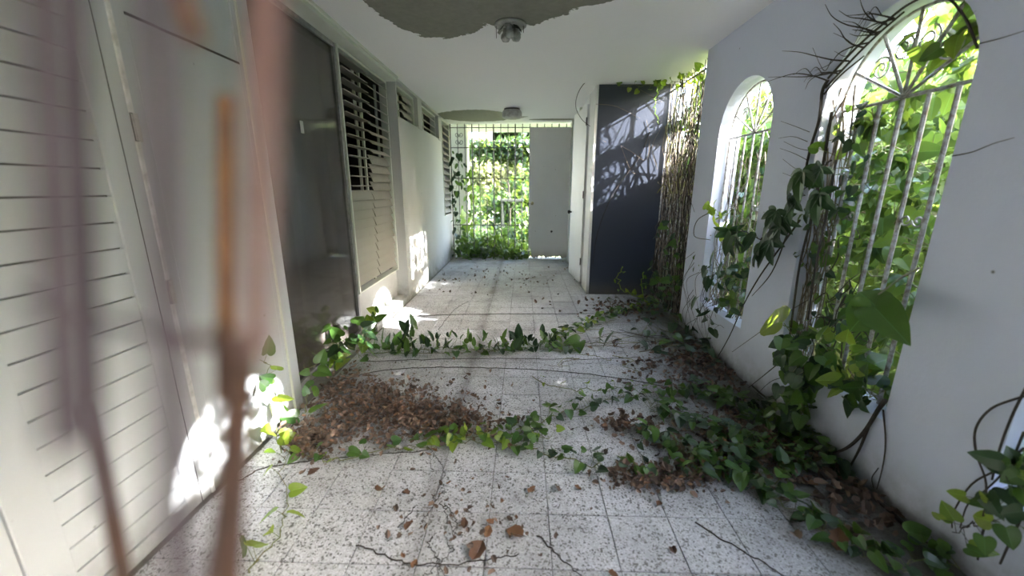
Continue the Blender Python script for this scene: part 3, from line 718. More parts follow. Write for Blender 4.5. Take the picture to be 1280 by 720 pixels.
runner('dark stem tucked along the foot of the right wall', [at(u, v, 'x', 1.585) for u, v in ((1160, 686), (1100, 628), (1040, 572), (985, 522), (940, 482))], .009, seed=10)
runner('bare stem lying near the foot of the blue wall', Fz((800, 440), (850, 430), (900, 420)), .005, M_TWIGP, seed=11)
for k in range(9):
    a = (R.uniform(530, 560), R.uniform(465, 700)); q = [a]
    for j in range(4): q.append((q[-1][0]+R.uniform(-14, 14), q[-1][1]+R.uniform(5, 22)))
    o = runner('fine dry rootlet lying along the left tile joint', Fz(*q), .0017, seed=50+k); o['group'] = 'rootlets along the left tile joint'
rt = random.Random(77)
for k in range(26):
    u, v = rt.uniform(720, 900), rt.uniform(408, 450); q = [(u, v)]
    for j in range(3): q.append((q[-1][0]+rt.uniform(-35, 35), q[-1][1]+rt.uniform(-8, 8)))
    o = runner('dry twig in the tangle between blue wall and small arch', [at(a, b_, 'z', .004+.05*rt.random()) for a, b_ in q], .0028, [M_TWIG, M_TWIGP, M_TWIGG][k % 3], seed=80+k); o['group'] = 'twigs on the floor by the blue wall'

# ------------------------------------------------------------------ dead leaves
def dry(u, v, s, label, group=None, z=.006, k=None):
    p = at(u, v, 'z', z); M_ = Matrix.Translation(p) @ Matrix.Rotation(R.uniform(0, 6.28), 4, 'Z') @ Matrix.Rotation(R.uniform(-.35, .35), 4, 'X') @ Matrix.Rotation(R.uniform(-.35, .35), 4, 'Y') @ Matrix.Scale(s*.74, 4)
    me = DRY[R.randrange(5)]; o = put('dry_leaf', me, None, M_)
    zmin = min((M_ @ v_.co).z for v_ in me.vertices)
    o.location.z += max(0, .003-zmin)+z-.006
    return tag(o, label, 'dead leaf', group)
for u, v, s, lab in [(655, 672, .10, 'large crumpled brown leaf on the near tiles, centre'), (580, 662, .06, 'brown leaf left of the large crumpled one'), (607, 672, .06, 'curled brown leaf just left of the large crumpled one'),
        (617, 655, .05, 'small dark leaf behind the large crumpled one'), (507, 664, .065, 'orange brown leaf alone on the near tiles to the left'), (478, 612, .085, 'pale brown curled leaf left on the speckled tiles'),
        (505, 614, .06, 'brown leaf beside the pale curled one'), (1046, 690, .12, 'big torn orange brown leaf near the lower right runner'), (826, 628, .05, 'upright shrivelled leaf before the litter on the right'),
        (840, 684, .05, 'black shrivelled leaf on the near right tile'), (590, 702, .11, 'grey brown leaf at the bottom middle of the floor'), (760, 716, .05, 'orange leaf at the very bottom of the floor'),
        (660, 617, .06, 'mossy brown leaf on the centre tiles'), (726, 613, .045, 'faded pinkish leaf right of the mossy one'), (596, 496, .06, 'curled brown leaf alone behind the litter pile'), (667, 500, .04, 'little orange leaf alone on the mid floor tiles'),
        (930, 592, .07, 'red brown leaf among the vine near the right wall'), (1000, 600, .09, 'dull brown leaf on the dirt below the big arch'), (546, 565, .05, 'orange scrap between the heart leaves'), (515, 712, .05, 'brown scrap at the bottom edge left of centre'),
        (385, 595, .08, 'curled tan leaf below the left door shoots'), (640, 562, .05, 'orange brown leaf under the centre cluster')]:
    dry(u, v, s, lab)
def litter(label, cu, cv, su, sv, n, size, seed):
    rr = random.Random(seed); B = MB(); c = at(cu, cv, 'z', 0)
    for i in range(n):
        p = at(cu+rr.gauss(0, su), cv+rr.gauss(0, sv), 'z', 0)
        if p.x > XR-.03 or p.x < XL+.02 or (p.x > .84 and p.y > YB-.04): continue
        l = dry_mesh(rr.randrange(50), None); s = size*rr.uniform(.4, 1.2)
        M_ = Matrix.Translation(p+Vector((0, 0, .006+.035*rr.random()*math.exp(-((p-c).length/.4)**2)))) @ Matrix.Rotation(rr.uniform(0, 6.28), 4, 'Z') @ Matrix.Rotation(rr.gauss(0, .5), 4, 'X') @ Matrix.Rotation(rr.gauss(0, .5), 4, 'Y') @ Matrix.Scale(s, 4)
        V_ = [M_ @ Vector(v) for v in l.v]; dz = max(0, .002-min(v.z for v in V_)); n0 = len(B.v)
        B.v += [(v.x, v.y, v.z+dz) for v in V_]; B.f += [tuple(n0+q for q in f) for f in l.f]
    o = B.build('leaf_litter', M_DRYM, None, True); tag(o, label, 'leaf litter', None, 'stuff')
    for i in range(max(6, n//28)):
        u, v = cu+rr.gauss(0, su*.8), cv+rr.gauss(0, sv*.8)
        if abs(at(u, v, 'z', 0).x) < 1.35: dry(u, v, size*1.1, 'dead leaf lying on the '+label, 'dead leaves on the '+label, z=.035)
litter('brown leaf litter pile left of centre', 480, 515, 55, 20, 1500, .034, 1)
litter('brown litter strip behind the centre cluster', 560, 530, 38, 10, 420, .034, 2)
litter('small litter heap under the left door shoots', 385, 555, 18, 11, 300, .036, 3)
litter('dark litter among the twigs by the small arch', 880, 458, 50, 18, 700, .042, 4)
litter('litter below the front runner right of centre', 820, 600, 34, 9, 320, .036, 5)
litter('patch of litter behind the front runner', 775, 535, 22, 5, 70, .045, 6)
litter('litter scattered through the green mat', 930, 560, 55, 26, 800, .04, 7)
litter('wet litter along the foot of the right wall', 1070, 615, 40, 26, 170, .05, 8)
litter('litter by the glass and the jamb', 425, 480, 25, 14, 200, .04, 9)
litter('fine debris on the near tiles', 590, 660, 55, 35, 60, .028, 10)
litter('debris at the foot of the blue wall', 790, 385, 35, 8, 200, .05, 11)
litter('thin debris on the far floor', 620, 345, 60, 10, 160, .035, 12)

# ------------------------------------------------------------------ vines in and around the arches
XI = 1.585
A = lambda *uv, x=XI: [at(u, v, 'x', x) for u, v in uv]
vine('climbing_vine', 'dark five lobed leaves hanging left of the big arch', A((1040, 200), (1020, 225), (1000, 240), (985, 262), (975, 290), (960, 320), x=1.50), ['palm', 'palm', 'arrow'], 10, .17, normal=(-1, -.25, .35), seed=61, lift=.07, jit=.35, axis=(-.15, .25, -.9), stem=M_TWIG, r=.004)
vine('climbing_vine', 'dark leaf cluster over the lower half of the small arch', A((975, 290), (955, 300), (935, 292), (915, 290), (905, 310), x=1.48), ['palm', 'arrow', 'lanced'], 10, .15, normal=(-1, -.3, .35), seed=62, lift=.06, jit=.35, axis=(-.1, .25, -.9), stem=M_TWIG, r=.004)
vine('climbing_vine', 'bright yellow green sprig at the left side of the small arch', A((915, 300), (905, 280), (898, 268), (890, 262), x=1.56), ['lancey', 'hearty'], 11, .085, normal=(-1, -.3, .35), seed=63, lift=.05, axis=(-.1, .1, .5))
vine('climbing_vine', 'mass of heart leaves spilling over the left end of the big arch sill', A((985, 440), (1000, 455), (1015, 470), (1010, 500), (1000, 520), (985, 500), x=1.55), ['heart', 'heart', 'heartd', 'heart'], 72, .085, normal=(-1, -.4, .5), seed=66, lift=.07, jit=.5, axis=(-.2, 0, -.6), wob=.07)
vine('climbing_vine', 'leaves sprawling along the sill of the big arch', A((1000, 420), (1030, 440), (1055, 460), (1080, 480), (1095, 500), x=1.62), ['heart', 'hearty', 'heart', 'heartd'], 48, .085, normal=(-1, -.3, .7), seed=67, lift=.07, jit=.6, wob=.05)
vine('climbing_vine', 'dark leaves hanging below the small arch', A((900, 330), (890, 350), (880, 370), (885, 395), (905, 410), x=1.53), ['arrow', 'heartd'], 12, .10, normal=(-1, -.3, .2), seed=68, lift=.05, axis=(-.1, .1, -.8), stem=M_TWIG)
vine('climbing_vine', 'tangle of leaves filling the foot of the small arch', A((870, 330), (890, 345), (915, 350), (935, 340), (925, 375), (900, 390), x=1.66), ['heartd', 'lanced', 'heart'], 60, .075, normal=(-1, -.3, .3), seed=69, lift=.06, jit=.7, wob=.06)
vine('climbing_vine', 'leafy shoots at the lower right corner by the cut off arch', A((1280, 600), (1262, 620), (1235, 640), (1215, 660), (1190, 665), x=1.50), ['heart', 'heartd', 'hearty'], 18, .052, normal=(-.8, -.5, .5), seed=70, lift=.06, stem=M_TWIG)
vine('climbing_vine', 'dark leaf cluster on the sill of the cut off arch', A((1285, 590), (1275, 600), (1260, 607), x=1.52), ['heartd', 'heart'], 18, .06, normal=(-.8, -.5, .5), seed=71, lift=.05)
vine('creeping_vine', 'heart leaves along the foot of the right wall at the lower right', F((1110, 712), (1150, 700), (1170, 690), (1200, 712)), ['heart', 'heartd'], 16, .07, seed=72, lift=.06)
vine('climbing_vine', 'light green vine leaf hanging from the ceiling corner before the blue wall', [at(822, 98, 'y', 4.9), at(823, 110, 'y', 4.9), at(818, 125, 'y', 4.9), at(820, 142, 'y', 4.9), at(824, 156, 'y', 4.9)], ['lance', 'hearty'], 5, .14, normal=(0, -1, 0), seed=73, lift=.02, axis=(.1, 0, .6), span=(0, .3), r=.008, stem=M_LEAFY)
for k, (lab, q) in enumerate([('pale curling tendril at the foot of the blue wall', ((778, 333), (773, 345), (775, 358), (787, 368), (800, 370))), ('pale tendril hanging by the corner grille foot', ((805, 340), (802, 360), (808, 378), (822, 388), (836, 388)))]):
    vine('tendril', lab, [at(u, v, 'y', 4.6) for u, v in q], ['hearty', 'lancey'], 4, .06, normal=(0, -1, .2), seed=74+k, r=.006, stem=M_LEAFY, cat='tendril', lift=.03)

# bare woody stems around arches: one thing per plant, strands joined as its parts
def woody(label, strands, m, loc, parts='strand', group=None):
    root = empty('woody_vine', loc, label, 'vine', group)
    for (pts, r, r1) in strands:
        MB().tube([p-Vector(loc) for p in smooth_path(pts, 5)], r, 5, r1).build(parts, m, root)
    return root
rr = random.Random(5)
S = []
for (q, r) in [(((1035, 98), (1070, 60), (1110, 25), (1140, 3), (1175, -8), (1205, 20), (1222, 60)), .006), (((1032, 110), (1060, 80), (1095, 45), (1130, 15)), .006), (((1030, 118), (1050, 95), (1080, 70)), .005),
               (((1035, 100), (1028, 115), (1024, 150), (1012, 190), (1000, 250)), .009), (((1040, 140), (1030, 200), (1015, 270), (1000, 330), (990, 400), (985, 440)), .008), (((1045, 200), (1035, 260), (1020, 330), (1010, 400)), .007)]:
    S.append((A(*q, x=1.60), r, r*.7))
for k in range(13):
    f = rr.random(); u0, v0 = 1033+85*f+rr.uniform(-2, 2), 104-82*f; P_ = [(u0, v0)]; ln = rr.uniform(9, 24); a = rr.uniform(-.5, .35)
    for j in range(4): P_.append((P_[-1][0]-ln*math.cos(a), P_[-1][1]+ln*math.sin(a)*.8)); a += rr.uniform(-.5, .5)
    S.append((A(*P_, x=1.575), .0045, .001))
    S.append((A(P_[1], (P_[1][0]-10, P_[1][1]+rr.uniform(-12, 14)), (P_[1][0]-24, P_[1][1]+rr.uniform(-16, 18)), x=1.575), .0025, .0008))
for k in range(6):
    u0, v0 = 1012+rr.uniform(-4, 4), 165+k*12; S.append((A((u0, v0), (u0-18, v0-5+rr.uniform(-5, 5)), (u0-36, v0-14+rr.uniform(-6, 10)), x=1.59), .002, .001))
woody('dark bare vine stems and rootlets gripping the head and left jamb of the big arch', S, M_TWIG, tuple(S[0][0][0]))
S = []
for k in range(52):
    u0 = rr.uniform(1005, 1062); P_ = []
    for j in range(6): v = 110+j*68+rr.uniform(-10, 10); P_.append((u0-(v-110)*.135+rr.uniform(-13, 13), v))
    S.append((A(*P_, x=rr.uniform(1.64, 1.76)), rr.uniform(.0018, .0065), .002))
woody('thicket of dry stems filling the left third of the big arch', S, M_TWIGP, tuple(S[0][0][0]))
S = []
for k in range(18):
    u0 = rr.uniform(985, 1090); v0 = rr.uniform(330, 470); P_ = [(u0, v0)]
    for j in range(4): P_.append((P_[-1][0]+rr.uniform(-25, 25), P_[-1][1]+rr.uniform(-30, 30)))
    S.append((A(*P_, x=rr.uniform(1.66, 1.74)), .0035, .002))
woody('tangle of dry stems in the lower part of the big arch', S, M_TWIG, tuple(S[0][0][0]))
woody('forked brown root running from the big arch sill down to the floor', [(A((1107, 500), (1098, 512), (1080, 540), (1058, 560), (1030, 570), x=1.585), .010, .006), (A((1085, 535), (1075, 560), (1060, 588), x=1.59), .007, .004), (A((1104, 512), (1107, 550), (1104, 580), (1096, 612), x=1.60), .004, .002), (A((1098, 585), (1090, 597), (1092, 610), x=1.60), .002, .002)], M_TWIG, tuple(A((1107, 500))[0]))
woody('arching bare stems between the two arches', [(A((1000, 275), (975, 310), (950, 345), (930, 380), (912, 420), (895, 450), x=1.55), .006, .003), (A((985, 290), (965, 340), (940, 370), x=1.55), .005, .002), (A((1010, 375), (985, 390), (950, 415), (915, 440), x=1.59), .0025, .0015), (A((990, 440), (960, 465), (935, 485), x=1.59), .004, .002), (A((985, 470), (962, 478), (940, 500), x=1.59), .0025, .001)], M_TWIG, tuple(A((1000, 275))[0]))
S = [(A((1280, 495), (1240, 510), (1220, 535), (1220, 565), (1232, 600), (1232, 630), x=1.57), .004, .003), (A((1280, 560), (1250, 585), (1215, 605), (1192, 640), (1190, 660), x=1.57), .004, .002), (A((1280, 540), (1262, 580), (1235, 610), (1210, 630), (1200, 660), x=1.56), .0035, .002), (A((1245, 625), (1230, 660), (1222, 700), x=1.55), .004, .003), (A((1280, 640), (1268, 665), (1250, 705), x=1.55), .004, .003), (A((1285, 480), (1265, 520), (1250, 560), (1240, 600), x=1.58), .004, .003)]
woody('looping bare stems round the edge of the cut off arch', S, M_TWIG, tuple(S[0][0][0]))
S = []
for k in range(16):
    u0, v0 = rr.uniform(862, 905), rr.uniform(310, 400); S.append((A((u0, v0), (u0-rr.uniform(4, 18), v0+rr.uniform(10, 30)), (u0-rr.uniform(-5, 24), v0+rr.uniform(40, 75)), x=rr.uniform(1.56, 1.6)), .0022, .0012))
S.append((A((895, 262), (872, 275), (868, 295), (888, 300), x=1.57), .004, .003)); S.append((A((870, 200), (862, 240), (868, 265), x=1.59), .002, .002))
woody('spray of fine bare stems below and left of the small arch', S, M_TWIG, tuple(S[0][0][0]))
woody('fine crack-like rootlet on the wall right of the big arch', [(A((1190, 195), (1215, 190), (1240, 180), (1268, 172), x=1.604), .0022, .001)], M_TWIG, tuple(A((1190, 195))[0]))
woody('fine rootlet high on the wall right of the big arch', [(A((1222, 55), (1250, 48), (1282, 38), x=1.604), .0022, .001)], M_TWIG, tuple(A((1222, 55))[0]))
B_ = lambda *uv: [at(u, v, 'y', YB-.008) for u, v in uv]
woody('thin dark stem slanting down the blue wall', [(B_((812, 165), (800, 195), (780, 222), (765, 245), (752, 275), (745, 300), (741, 330)), .005, .003)], M_TWIG, tuple(B_((812, 165))[0]))
woody('pale wiry stems on the upper blue wall', [(B_((776, 182), (790, 190), (808, 200), (812, 170), (808, 150)), .0026, .0018), (B_((776, 182), (788, 212), (796, 218)), .002, .0014), (B_((745, 130), (770, 133), (800, 148)), .0026, .0018), (B_((800, 112), (815, 120), (828, 128)), .002, .0014), (B_((826, 160), (815, 185), (822, 212)), .002, .0014), (B_((748, 172), (758, 178)), .002, .0014)], M_TWIGP, tuple(B_((776, 182))[0]))
woody('loop of dark wire like stem at the corner of the white casing', [([at(u, v, 'y', 5.0) for u, v in ((748, 101), (732, 103), (722, 118), (720, 135), (728, 150), (738, 158))], .004, .003)], M_TWIG, tuple(at(748, 101, 'y', 5.0)))
# dried creeper on the corner grille
def thicket(label, loc, n, yr, zr, xr, m, seed, rmax=.009):
    q = random.Random(seed); root = empty('woody_vine', loc, label, 'vine', None)
    for k in range(n):
        y = q.uniform(*yr); P_ = []; z = zr[0]; zt = zr[1]*(q.uniform(.45, 1) if k % 4 else 1)
        steps = 9
        for j in range(steps): P_.append(Vector((q.uniform(*xr), y+q.gauss(0, .022), z+(zt-z)*j/(steps-1)))-Vector(loc)); y += q.gauss(0, .012); y = min(max(y, yr[0]), yr[1])
        r = q.uniform(.002, rmax); MB().tube(smooth_path(P_, 2), r, 4, r*.7).build('strand', m, root)
    return root
thicket('dark dry creeper stems woven up the corner grille', (XG, 4.4, 0), 85, (3.95, 5.0), (0, 2.5), (1.65, 1.78), M_TWIG, 3)
thicket('pale dry creeper stems woven up the corner grille', (XG, 4.5, 0), 60, (3.95, 5.0), (0, 2.5), (1.64, 1.80), M_TWIGP, 4, .007)
thicket('mossy creeper stems at the top of the corner grille', (XG, 4.6, 1.2), 26, (3.95, 5.0), (1.3, 2.5), (1.64, 1.80), M_TWIGG, 6, .008)
thicket('dry stems inside the small arch', (XG, 3.15, ZS), 30, (2.82, 3.48), (ZS, 1.6), (1.66, 1.77), M_TWIGP, 8, .005)
vine('climbing_vine', 'green leaves over the foot of the corner grille', [Vector((1.66, 4.95, .1)), Vector((1.64, 4.7, .35)), Vector((1.64, 4.4, .2)), Vector((1.64, 4.1, .4)), Vector((1.64, 4.3, .7)), Vector((1.64, 4.7, .9))], ['heartd', 'heart', 'lanced'], 60, .085, normal=(-1, -.5, .2), seed=81, lift=.08, wob=.08)
vine('climbing_vine', 'yellow green leaves along the top of the corner grille', [Vector((1.68, 4.0, 2.46)), Vector((1.66, 4.3, 2.40)), Vector((1.66, 4.6, 2.45)), Vector((1.5, 4.9, 2.48)), Vector((1.1, 4.98, 2.50))], ['lancey', 'hearty'], 26, .07, normal=(-.6, -.6, -.5), seed=82, lift=.04, r=.004)

# ------------------------------------------------------------------ greenery outside the arches
def mass(nm, label, cat, n, fn, shape, size, m, seed, axis_z=-.3, group=None, trunk=None, face=(0, 0, 0)):
    """leaf mass of a bush or tree: one part of joined leaves on its own root, with a trunk"""
    q = np.random.default_rng(seed); out = leaf_mesh('', shape, None, .15, .3, )
    V0 = np.array(out.v); F0 = out.f; nv = len(V0); P_ = fn(q, n); n = len(P_)
    y = q.normal(0, 1, (n, 3)); y[:, 2] += axis_z; y /= np.linalg.norm(y, axis=1, keepdims=True)
    z = q.normal(0, .7, (n, 3)); z[:, 2] += .8; z += np.array(face); z -= y*(z*y).sum(1, keepdims=True); z /= np.linalg.norm(z, axis=1, keepdims=True)
    x = np.cross(y, z); s = size*q.uniform(.55, 1.25, (n, 1, 1))
    V = P_[:, None, :]+s*(V0[None, :, 0:1]*x[:, None, :]+V0[None, :, 1:2]*y[:, None, :]+V0[None, :, 2:3]*z[:, None, :])
    V = V.reshape(-1, 3); base = P_.mean(0); base[2] = -.13
    Fq = (np.array(F0)[None, :, :]+(np.arange(n)*nv)[:, None, None]).reshape(-1, 4)
    me = bpy.data.meshes.new('foliage'); V = V-base
    me.vertices.add(len(V)); me.vertices.foreach_set('co', V.astype(np.float32).ravel())
    me.loops.add(Fq.size); me.loops.foreach_set('vertex_index', Fq.ravel().astype(np.int32))
    me.polygons.add(len(Fq)); me.polygons.foreach_set('loop_start', (np.arange(len(Fq))*4).astype(np.int32)); me.polygons.foreach_set('loop_total', np.full(len(Fq), 4, np.int32))
    me.materials.append(m); me.update(calc_edges=True); me.validate()
    root = empty(nm, tuple(base), label, cat, group)
    o = put('foliage', me, root); o['kind'] = 'stuff'
    if trunk:
        r_, h_ = trunk; rq = random.Random(seed); tb = MB(); tb.tube(smooth_path([(0, 0, 0), (.1*r_, .1, h_*.5), (-.1, 0, h_)], 4), r_, 8, r_*.5)
        for k in range(5):
            a = k*1.3; tb.tube([(0, 0, h_*(.4+.1*k)), (h_*.25*math.cos(a), h_*.25*math.sin(a), h_*(.65+.1*k))], r_*.4, 6, r_*.15)
        tb.build('trunk', M_TWIG, root)
    return root
def boxfn(x0, x1, y0, y1, ztop, z0=-.1, cut=None):
    def f(q, n):
        x = q.uniform(x0, x1, n); y = q.uniform(y0, y1, n); top = ztop(x, y); z = z0+(top-z0)*q.uniform(0, 1, n)**.8
        P_ = np.stack([x, y, z], 1); return P_
    return f
def blobfn(cx, cy, cz, rx, ry, rz, shell=.45, lumps=0, seed=0):
    def f(q, n):
        d = q.normal(0, 1, (n, 3)); d /= np.linalg.norm(d, axis=1, keepdims=True); r = (shell+(1-shell)*q.random((n, 1)))
        w = 1+.22*np.sin(d[:, :1]*5+seed)+.18*np.sin(d[:, 1:2]*7+seed*2)+.15*np.sin(d[:, 2:]*6)
        return d*r*w*np.array([rx, ry, rz])+np.array([cx, cy, cz])
    return f
SUNT = lambda x, y: 1.68+.555*(x-1.7)+.10*np.sin(3.1*y+x)-.06+.14*(y < 1.3)      # crowns stay below the light that reaches the arch heads
mass('hedge', 'bright hedge right behind the big arch', 'hedge', 6000, boxfn(2.45, 3.4, 1.6, 3.9, SUNT), HEART_S, .10, M_LEAFOM, 1)
mass('hedge', 'hedge behind the small arch and the corner grille', 'hedge', 13000, boxfn(2.4, 3.4, 3.9, 7.6, SUNT), HEART_S, .10, M_LEAFOM, 2)
mass('hedge', 'hedge behind the cut off arch', 'hedge', 22000, boxfn(2.5, 3.5, -2.1, 1.6, SUNT), HEART_S, .115, M_LEAFOM, 3)
for k, (cy, cx, hh) in enumerate([(3.2, 6.2, 3.9), (6.6, 6.4, 2.9), (10.0, 6.6, 4.1), (-.3, 6.4, 3.9)]):
    mass('tree', ['sunlit broad tree beyond the hedge, seen through the big arch', 'sunlit tree beyond the hedge, seen through the small arch', 'tree beyond the hedge, seen through the corner grille', 'unseen tree near the camera, kept to block light'][k], 'tree',
         6000, blobfn(cx, cy, hh*.55, 1.3, 1.7, hh*.42, .5, seed=k), HEART_S, .16, M_LEAFOM, 10+k, trunk=(.1, hh*.6))  # last tree is out of view, kept to block light
# single large vine leaves hanging behind the arch grilles
def exact_leaf(parent, kind, base_uv, tip_uv, x0, x1, normal, width=1.0):
    p, q = at(*base_uv, 'x', x0), at(*tip_uv, 'x', x1); L_ = (q-p).length
    M_ = frame_from(q-p, Vector(normal)); sc = Matrix.Diagonal((L_*width, L_, L_, 1))
    put('leaf', LM[kind], parent, Matrix.Translation(p-parent.location) @ M_ @ sc)
t = empty('climbing_vine', tuple(at(1150, 335, 'x', 1.605)), 'three very large dark heart leaves hanging on one stalk before the big arch', 'vine')
MB().tube([p-t.location for p in smooth_path([at(1150, 335, 'x', 1.605), at(1130, 345, 'x', 1.52), at(1098, 368, 'x', 1.40)], 5)], .005, 6, .003).build('stem', M_STEM, t)
exact_leaf(t, 'heart', (1093, 384), (1134, 426), 1.40, 1.38, (-.7, -.6, .45), .80)
exact_leaf(t, 'heart', (1090, 384), (1056, 417), 1.41, 1.40, (-.8, -.6, .3), .85)
exact_leaf(t, 'heart', (1096, 384), (1070, 360), 1.42, 1.44, (-.7, -.6, .5), 1.0)
t = empty('climbing_vine', tuple(at(1000, 432, 'x', 1.60)), 'single bright heart leaf standing out left of the big arch', 'vine')
MB().tube([p-t.location for p in smooth_path([at(1000, 432, 'x', 1.60), at(990, 418, 'x', 1.54), at(980, 404, 'x', 1.50)], 4)], .003, 5, .002).build('stem', M_STEM, t)
exact_leaf(t, 'hearty', (978, 403), (944, 406), 1.50, 1.48, (-.6, -.5, .7), 1.0)
def hang(label, y0, y1, z0, z1, n, kinds, size, seed, x=(1.76, 2.0)):
    q = random.Random(seed); pts = [Vector((q.uniform(*x), q.uniform(y0, y1), z0+(z1-z0)*i/9)) for i in range(10)]
    return vine('climbing_vine', label, pts, kinds, n, size, normal=(-.6, -.4, .6), seed=seed, lift=.10, jit=.6, axis=(-.2, -.1, -.6), wob=.06, r=.005, minz=.05)
hang('bright vine leaves just behind the big arch grille, lower half', 1.62, 2.36, .4, 1.25, 170, ['hearto', 'palmo', 'hearto', 'lanceo'], .085, 91)
hang('bright vine leaves just behind the big arch grille, upper half', 1.62, 2.36, 1.1, 1.85, 170, ['hearto', 'palmo', 'lanceo'], .085, 92)
hang('yellow lit vine leaves in the head of the big arch', 1.70, 2.3, 1.85, 2.2, 150, ['hearto', 'hearty', 'palmo', 'hearto'], .075, 93, (1.78, 2.05))
hang('leaves in the head of the cut off arch', .5, 1.2, 1.6, 2.25, 120, ['hearto', 'palmo'], .08, 97, (1.78, 2.0))
hang('leaves outside the upper corner grille', 3.75, 5.1, 1.6, 2.45, 290, ['hearto', 'lanceo'], .085, 98, (1.82, 2.2))
hang('more leaves outside the upper corner grille, nearer the ceiling', 3.75, 5.1, 2.0, 2.5, 260, ['hearto', 'lanceo'], .085, 99, (1.82, 2.2))
hang('dark small leaves tangled in the dry stems at the left of the big arch', 2.08, 2.32, .5, 1.75, 90, ['heartd', 'lanced', 'heart'], .06, 89, (1.66, 1.76))
hang('vine leaves behind the small arch grille', 2.85, 3.45, .4, 1.45, 70, ['hearto', 'lanceo', 'heart'], .10, 94)
hang('few leaves in the head of the small arch', 2.85, 3.45, 1.5, 2.1, 12, ['hearto', 'lanceo'], .09, 95)
hang('thin sprig across the head of the small arch', 2.85, 3.45, 1.7, 2.15, 14, ['lanceo', 'hearto'], .08, 90)
hang('vine leaves behind the cut off arch', .4, 1.2, .4, 1.6, 80, ['hearto', 'heart'], .11, 96)

# ------------------------------------------------------------------ garden beyond the far grille
o = MB().box(-1.46, -1.13, 8.25, 8.55, -.13, 2.62).build('garden_post', M_HOUSE); tag(o, 'white square post just outside the far grille', 'post')
o = MB().box(-1.9, 1.9, 8.02, 9.6, 2.60, 2.72).build('ceiling_eave', M_HOUSE); struct(o, 'pale eave outside the far grille')
hs_ = empty('garden_house', (-2.6, 12.0, -.13), 'pale neighbouring house with an orange gable edge', 'house')
p1 = at(566, 172, 'y', 12.0); p2 = at(611, 172, 'y', 12.0)
MB().box(p1.x-3, p2.x, 12.0, 13.2, p2.z, 5.2).build('upper_wall', M_HOUSE, None).parent = hs_
bpy.data.objects['upper_wall'].matrix_parent_inverse = Matrix.Translation((2.6, -12.0, .13))
o = MB(); o.box(p2.x-.20, p2.x+.02, 11.9, 12.0, p2.z+.1, 5.2); o = o.build('gable_board', M_BRICKRED); o.parent = hs_; o.matrix_parent_inverse = Matrix.Translation((2.6, -12.0, .13))
o = MB(); o.box(p1.x-3, p2.x-1.2, 12.3, 13.1, -.13, p2.z); o = o.build('lower_wall', M_HOUSE); o.parent = hs_; o.matrix_parent_inverse = Matrix.Translation((2.6, -12.0, .13))
o = MB(); o.tube([at(605, 153, 'y', 10.0), at(670, 166, 'y', 10.0)], .03, 4); o = o.build('roof_edge_beam', M_IROND); tag(o, 'dark sloping roof edge beyond the far grille', 'beam')
vine('climbing_vine', 'vine climbing the left side of the far grille', [Vector((-1.34, 7.75, .02)), Vector((-1.30, 7.74, .6)), Vector((-1.33, 7.72, 1.2)), Vector((-1.22, 7.74, 1.6)), Vector((-1.26, 7.76, 2.0))], ['lanced', 'heartd', 'lance'], 48, .12, normal=(.2, -1, .2), seed=101, lift=.09, axis=(0, -.1, -.7), wob=.08, r=.006)
vine('climbing_vine', 'bright leaves on the white post beyond the grille', [Vector((-1.1, 8.15, 0)), Vector((-1.15, 8.15, .8)), Vector((-1.05, 8.15, 1.7))], ['hearto', 'lanceo'], 36, .13, normal=(.1, -1, .4), seed=102, lift=.10, axis=(0, -.1, -.7))
mass('bush', 'low leafy bush growing through the foot of the far grille', 'bush', 1300, boxfn(-1.30, .10, 7.6, 8.6, lambda x, y: .12+.30*np.exp(-((x+.85)/.6)**2)+.08*np.sin(9*x)), LANCE, .13, M_LEAFM, 31, 1.0, face=(0, -.5, 0))
mass('bush', 'sunlit bush right behind the far grille', 'bush', 2200, boxfn(-1.2, 1.0, 8.8, 10.4, lambda x, y: .28+.15*np.sin(3*x+1)+.10*(y-8.8)+.25*(x > -.2)), LANCE, .15, M_LEAFOD2, 32, .8)
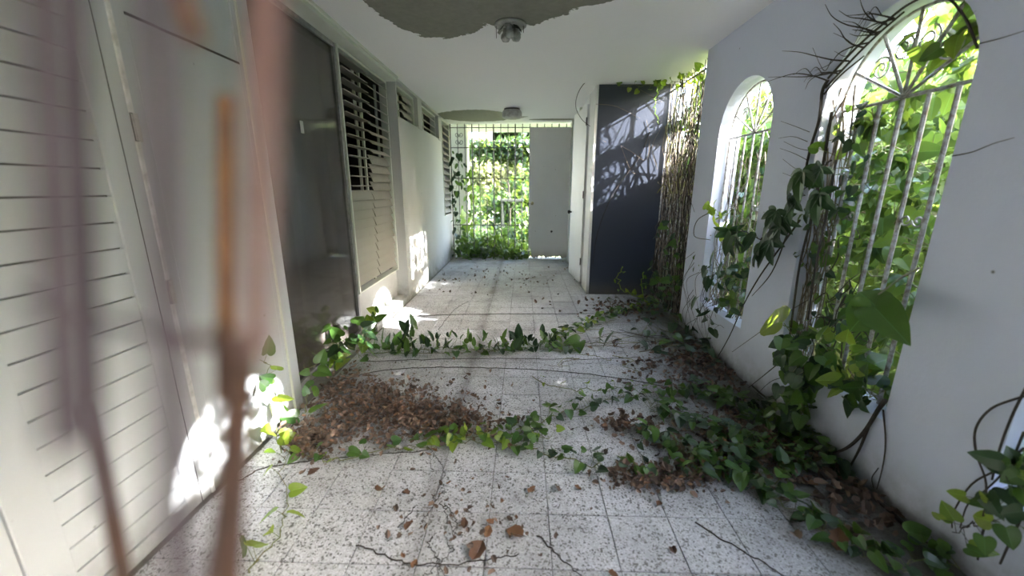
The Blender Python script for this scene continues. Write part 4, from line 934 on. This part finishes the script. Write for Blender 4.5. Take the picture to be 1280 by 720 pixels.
mass('bush', 'tall green bush in the middle of the garden', 'bush', 3200, blobfn(.1, 12.6, .8, 1.6, 1.0, 1.1, .3, seed=1), HEART_S, .16, M_LEAFOD2, 33)
mass('bush', 'pale yellow sunlit shrub at the left of the garden', 'bush', 3000, blobfn(-1.2, 14.4, 1.9, 1.5, .8, .9, .4, seed=2), HEART_S, .15, M_LEAFP, 34)
zt_, zb_ = at(620, 170, 'y', 11.2).z, at(620, 204, 'y', 11.2).z
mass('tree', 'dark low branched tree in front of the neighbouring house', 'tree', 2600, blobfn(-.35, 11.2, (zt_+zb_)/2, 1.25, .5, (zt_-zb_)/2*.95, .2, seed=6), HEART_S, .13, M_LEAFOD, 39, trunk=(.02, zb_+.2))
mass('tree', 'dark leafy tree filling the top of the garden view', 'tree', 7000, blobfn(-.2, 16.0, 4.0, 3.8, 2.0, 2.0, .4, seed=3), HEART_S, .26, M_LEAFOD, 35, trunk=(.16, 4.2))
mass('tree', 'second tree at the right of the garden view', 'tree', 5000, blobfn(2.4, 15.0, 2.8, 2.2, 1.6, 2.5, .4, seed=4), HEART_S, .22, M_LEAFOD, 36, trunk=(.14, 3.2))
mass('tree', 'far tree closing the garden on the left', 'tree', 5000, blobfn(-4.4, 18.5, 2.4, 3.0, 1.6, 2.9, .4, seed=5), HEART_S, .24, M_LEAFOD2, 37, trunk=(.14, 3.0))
mass('hedge', 'hedge along the back of the garden', 'hedge', 5000, boxfn(-6, 6, 19.5, 21, lambda x, y: 2.6+.5*np.sin(2*x)), HEART_S, .26, M_LEAFOD2, 38)
p = at(640, 262, 'y', 11.0)
tb = empty('garden_table', (p.x, 11.0, -.13), 'dark metal table standing in the garden beyond the grille', 'table')
ht = at(650, 249, 'y', 11.0).z+.13
MB().box(-.30, .32, -.3, .3, ht-.05, ht).build('table_top', M_TABLE, tb)
for sx in (-.25, .27):
    for sy in (-.25, .25): MB().box(sx-.02, sx+.02, sy-.02, sy+.02, 0, ht-.05).build('leg', M_TABLE, tb)
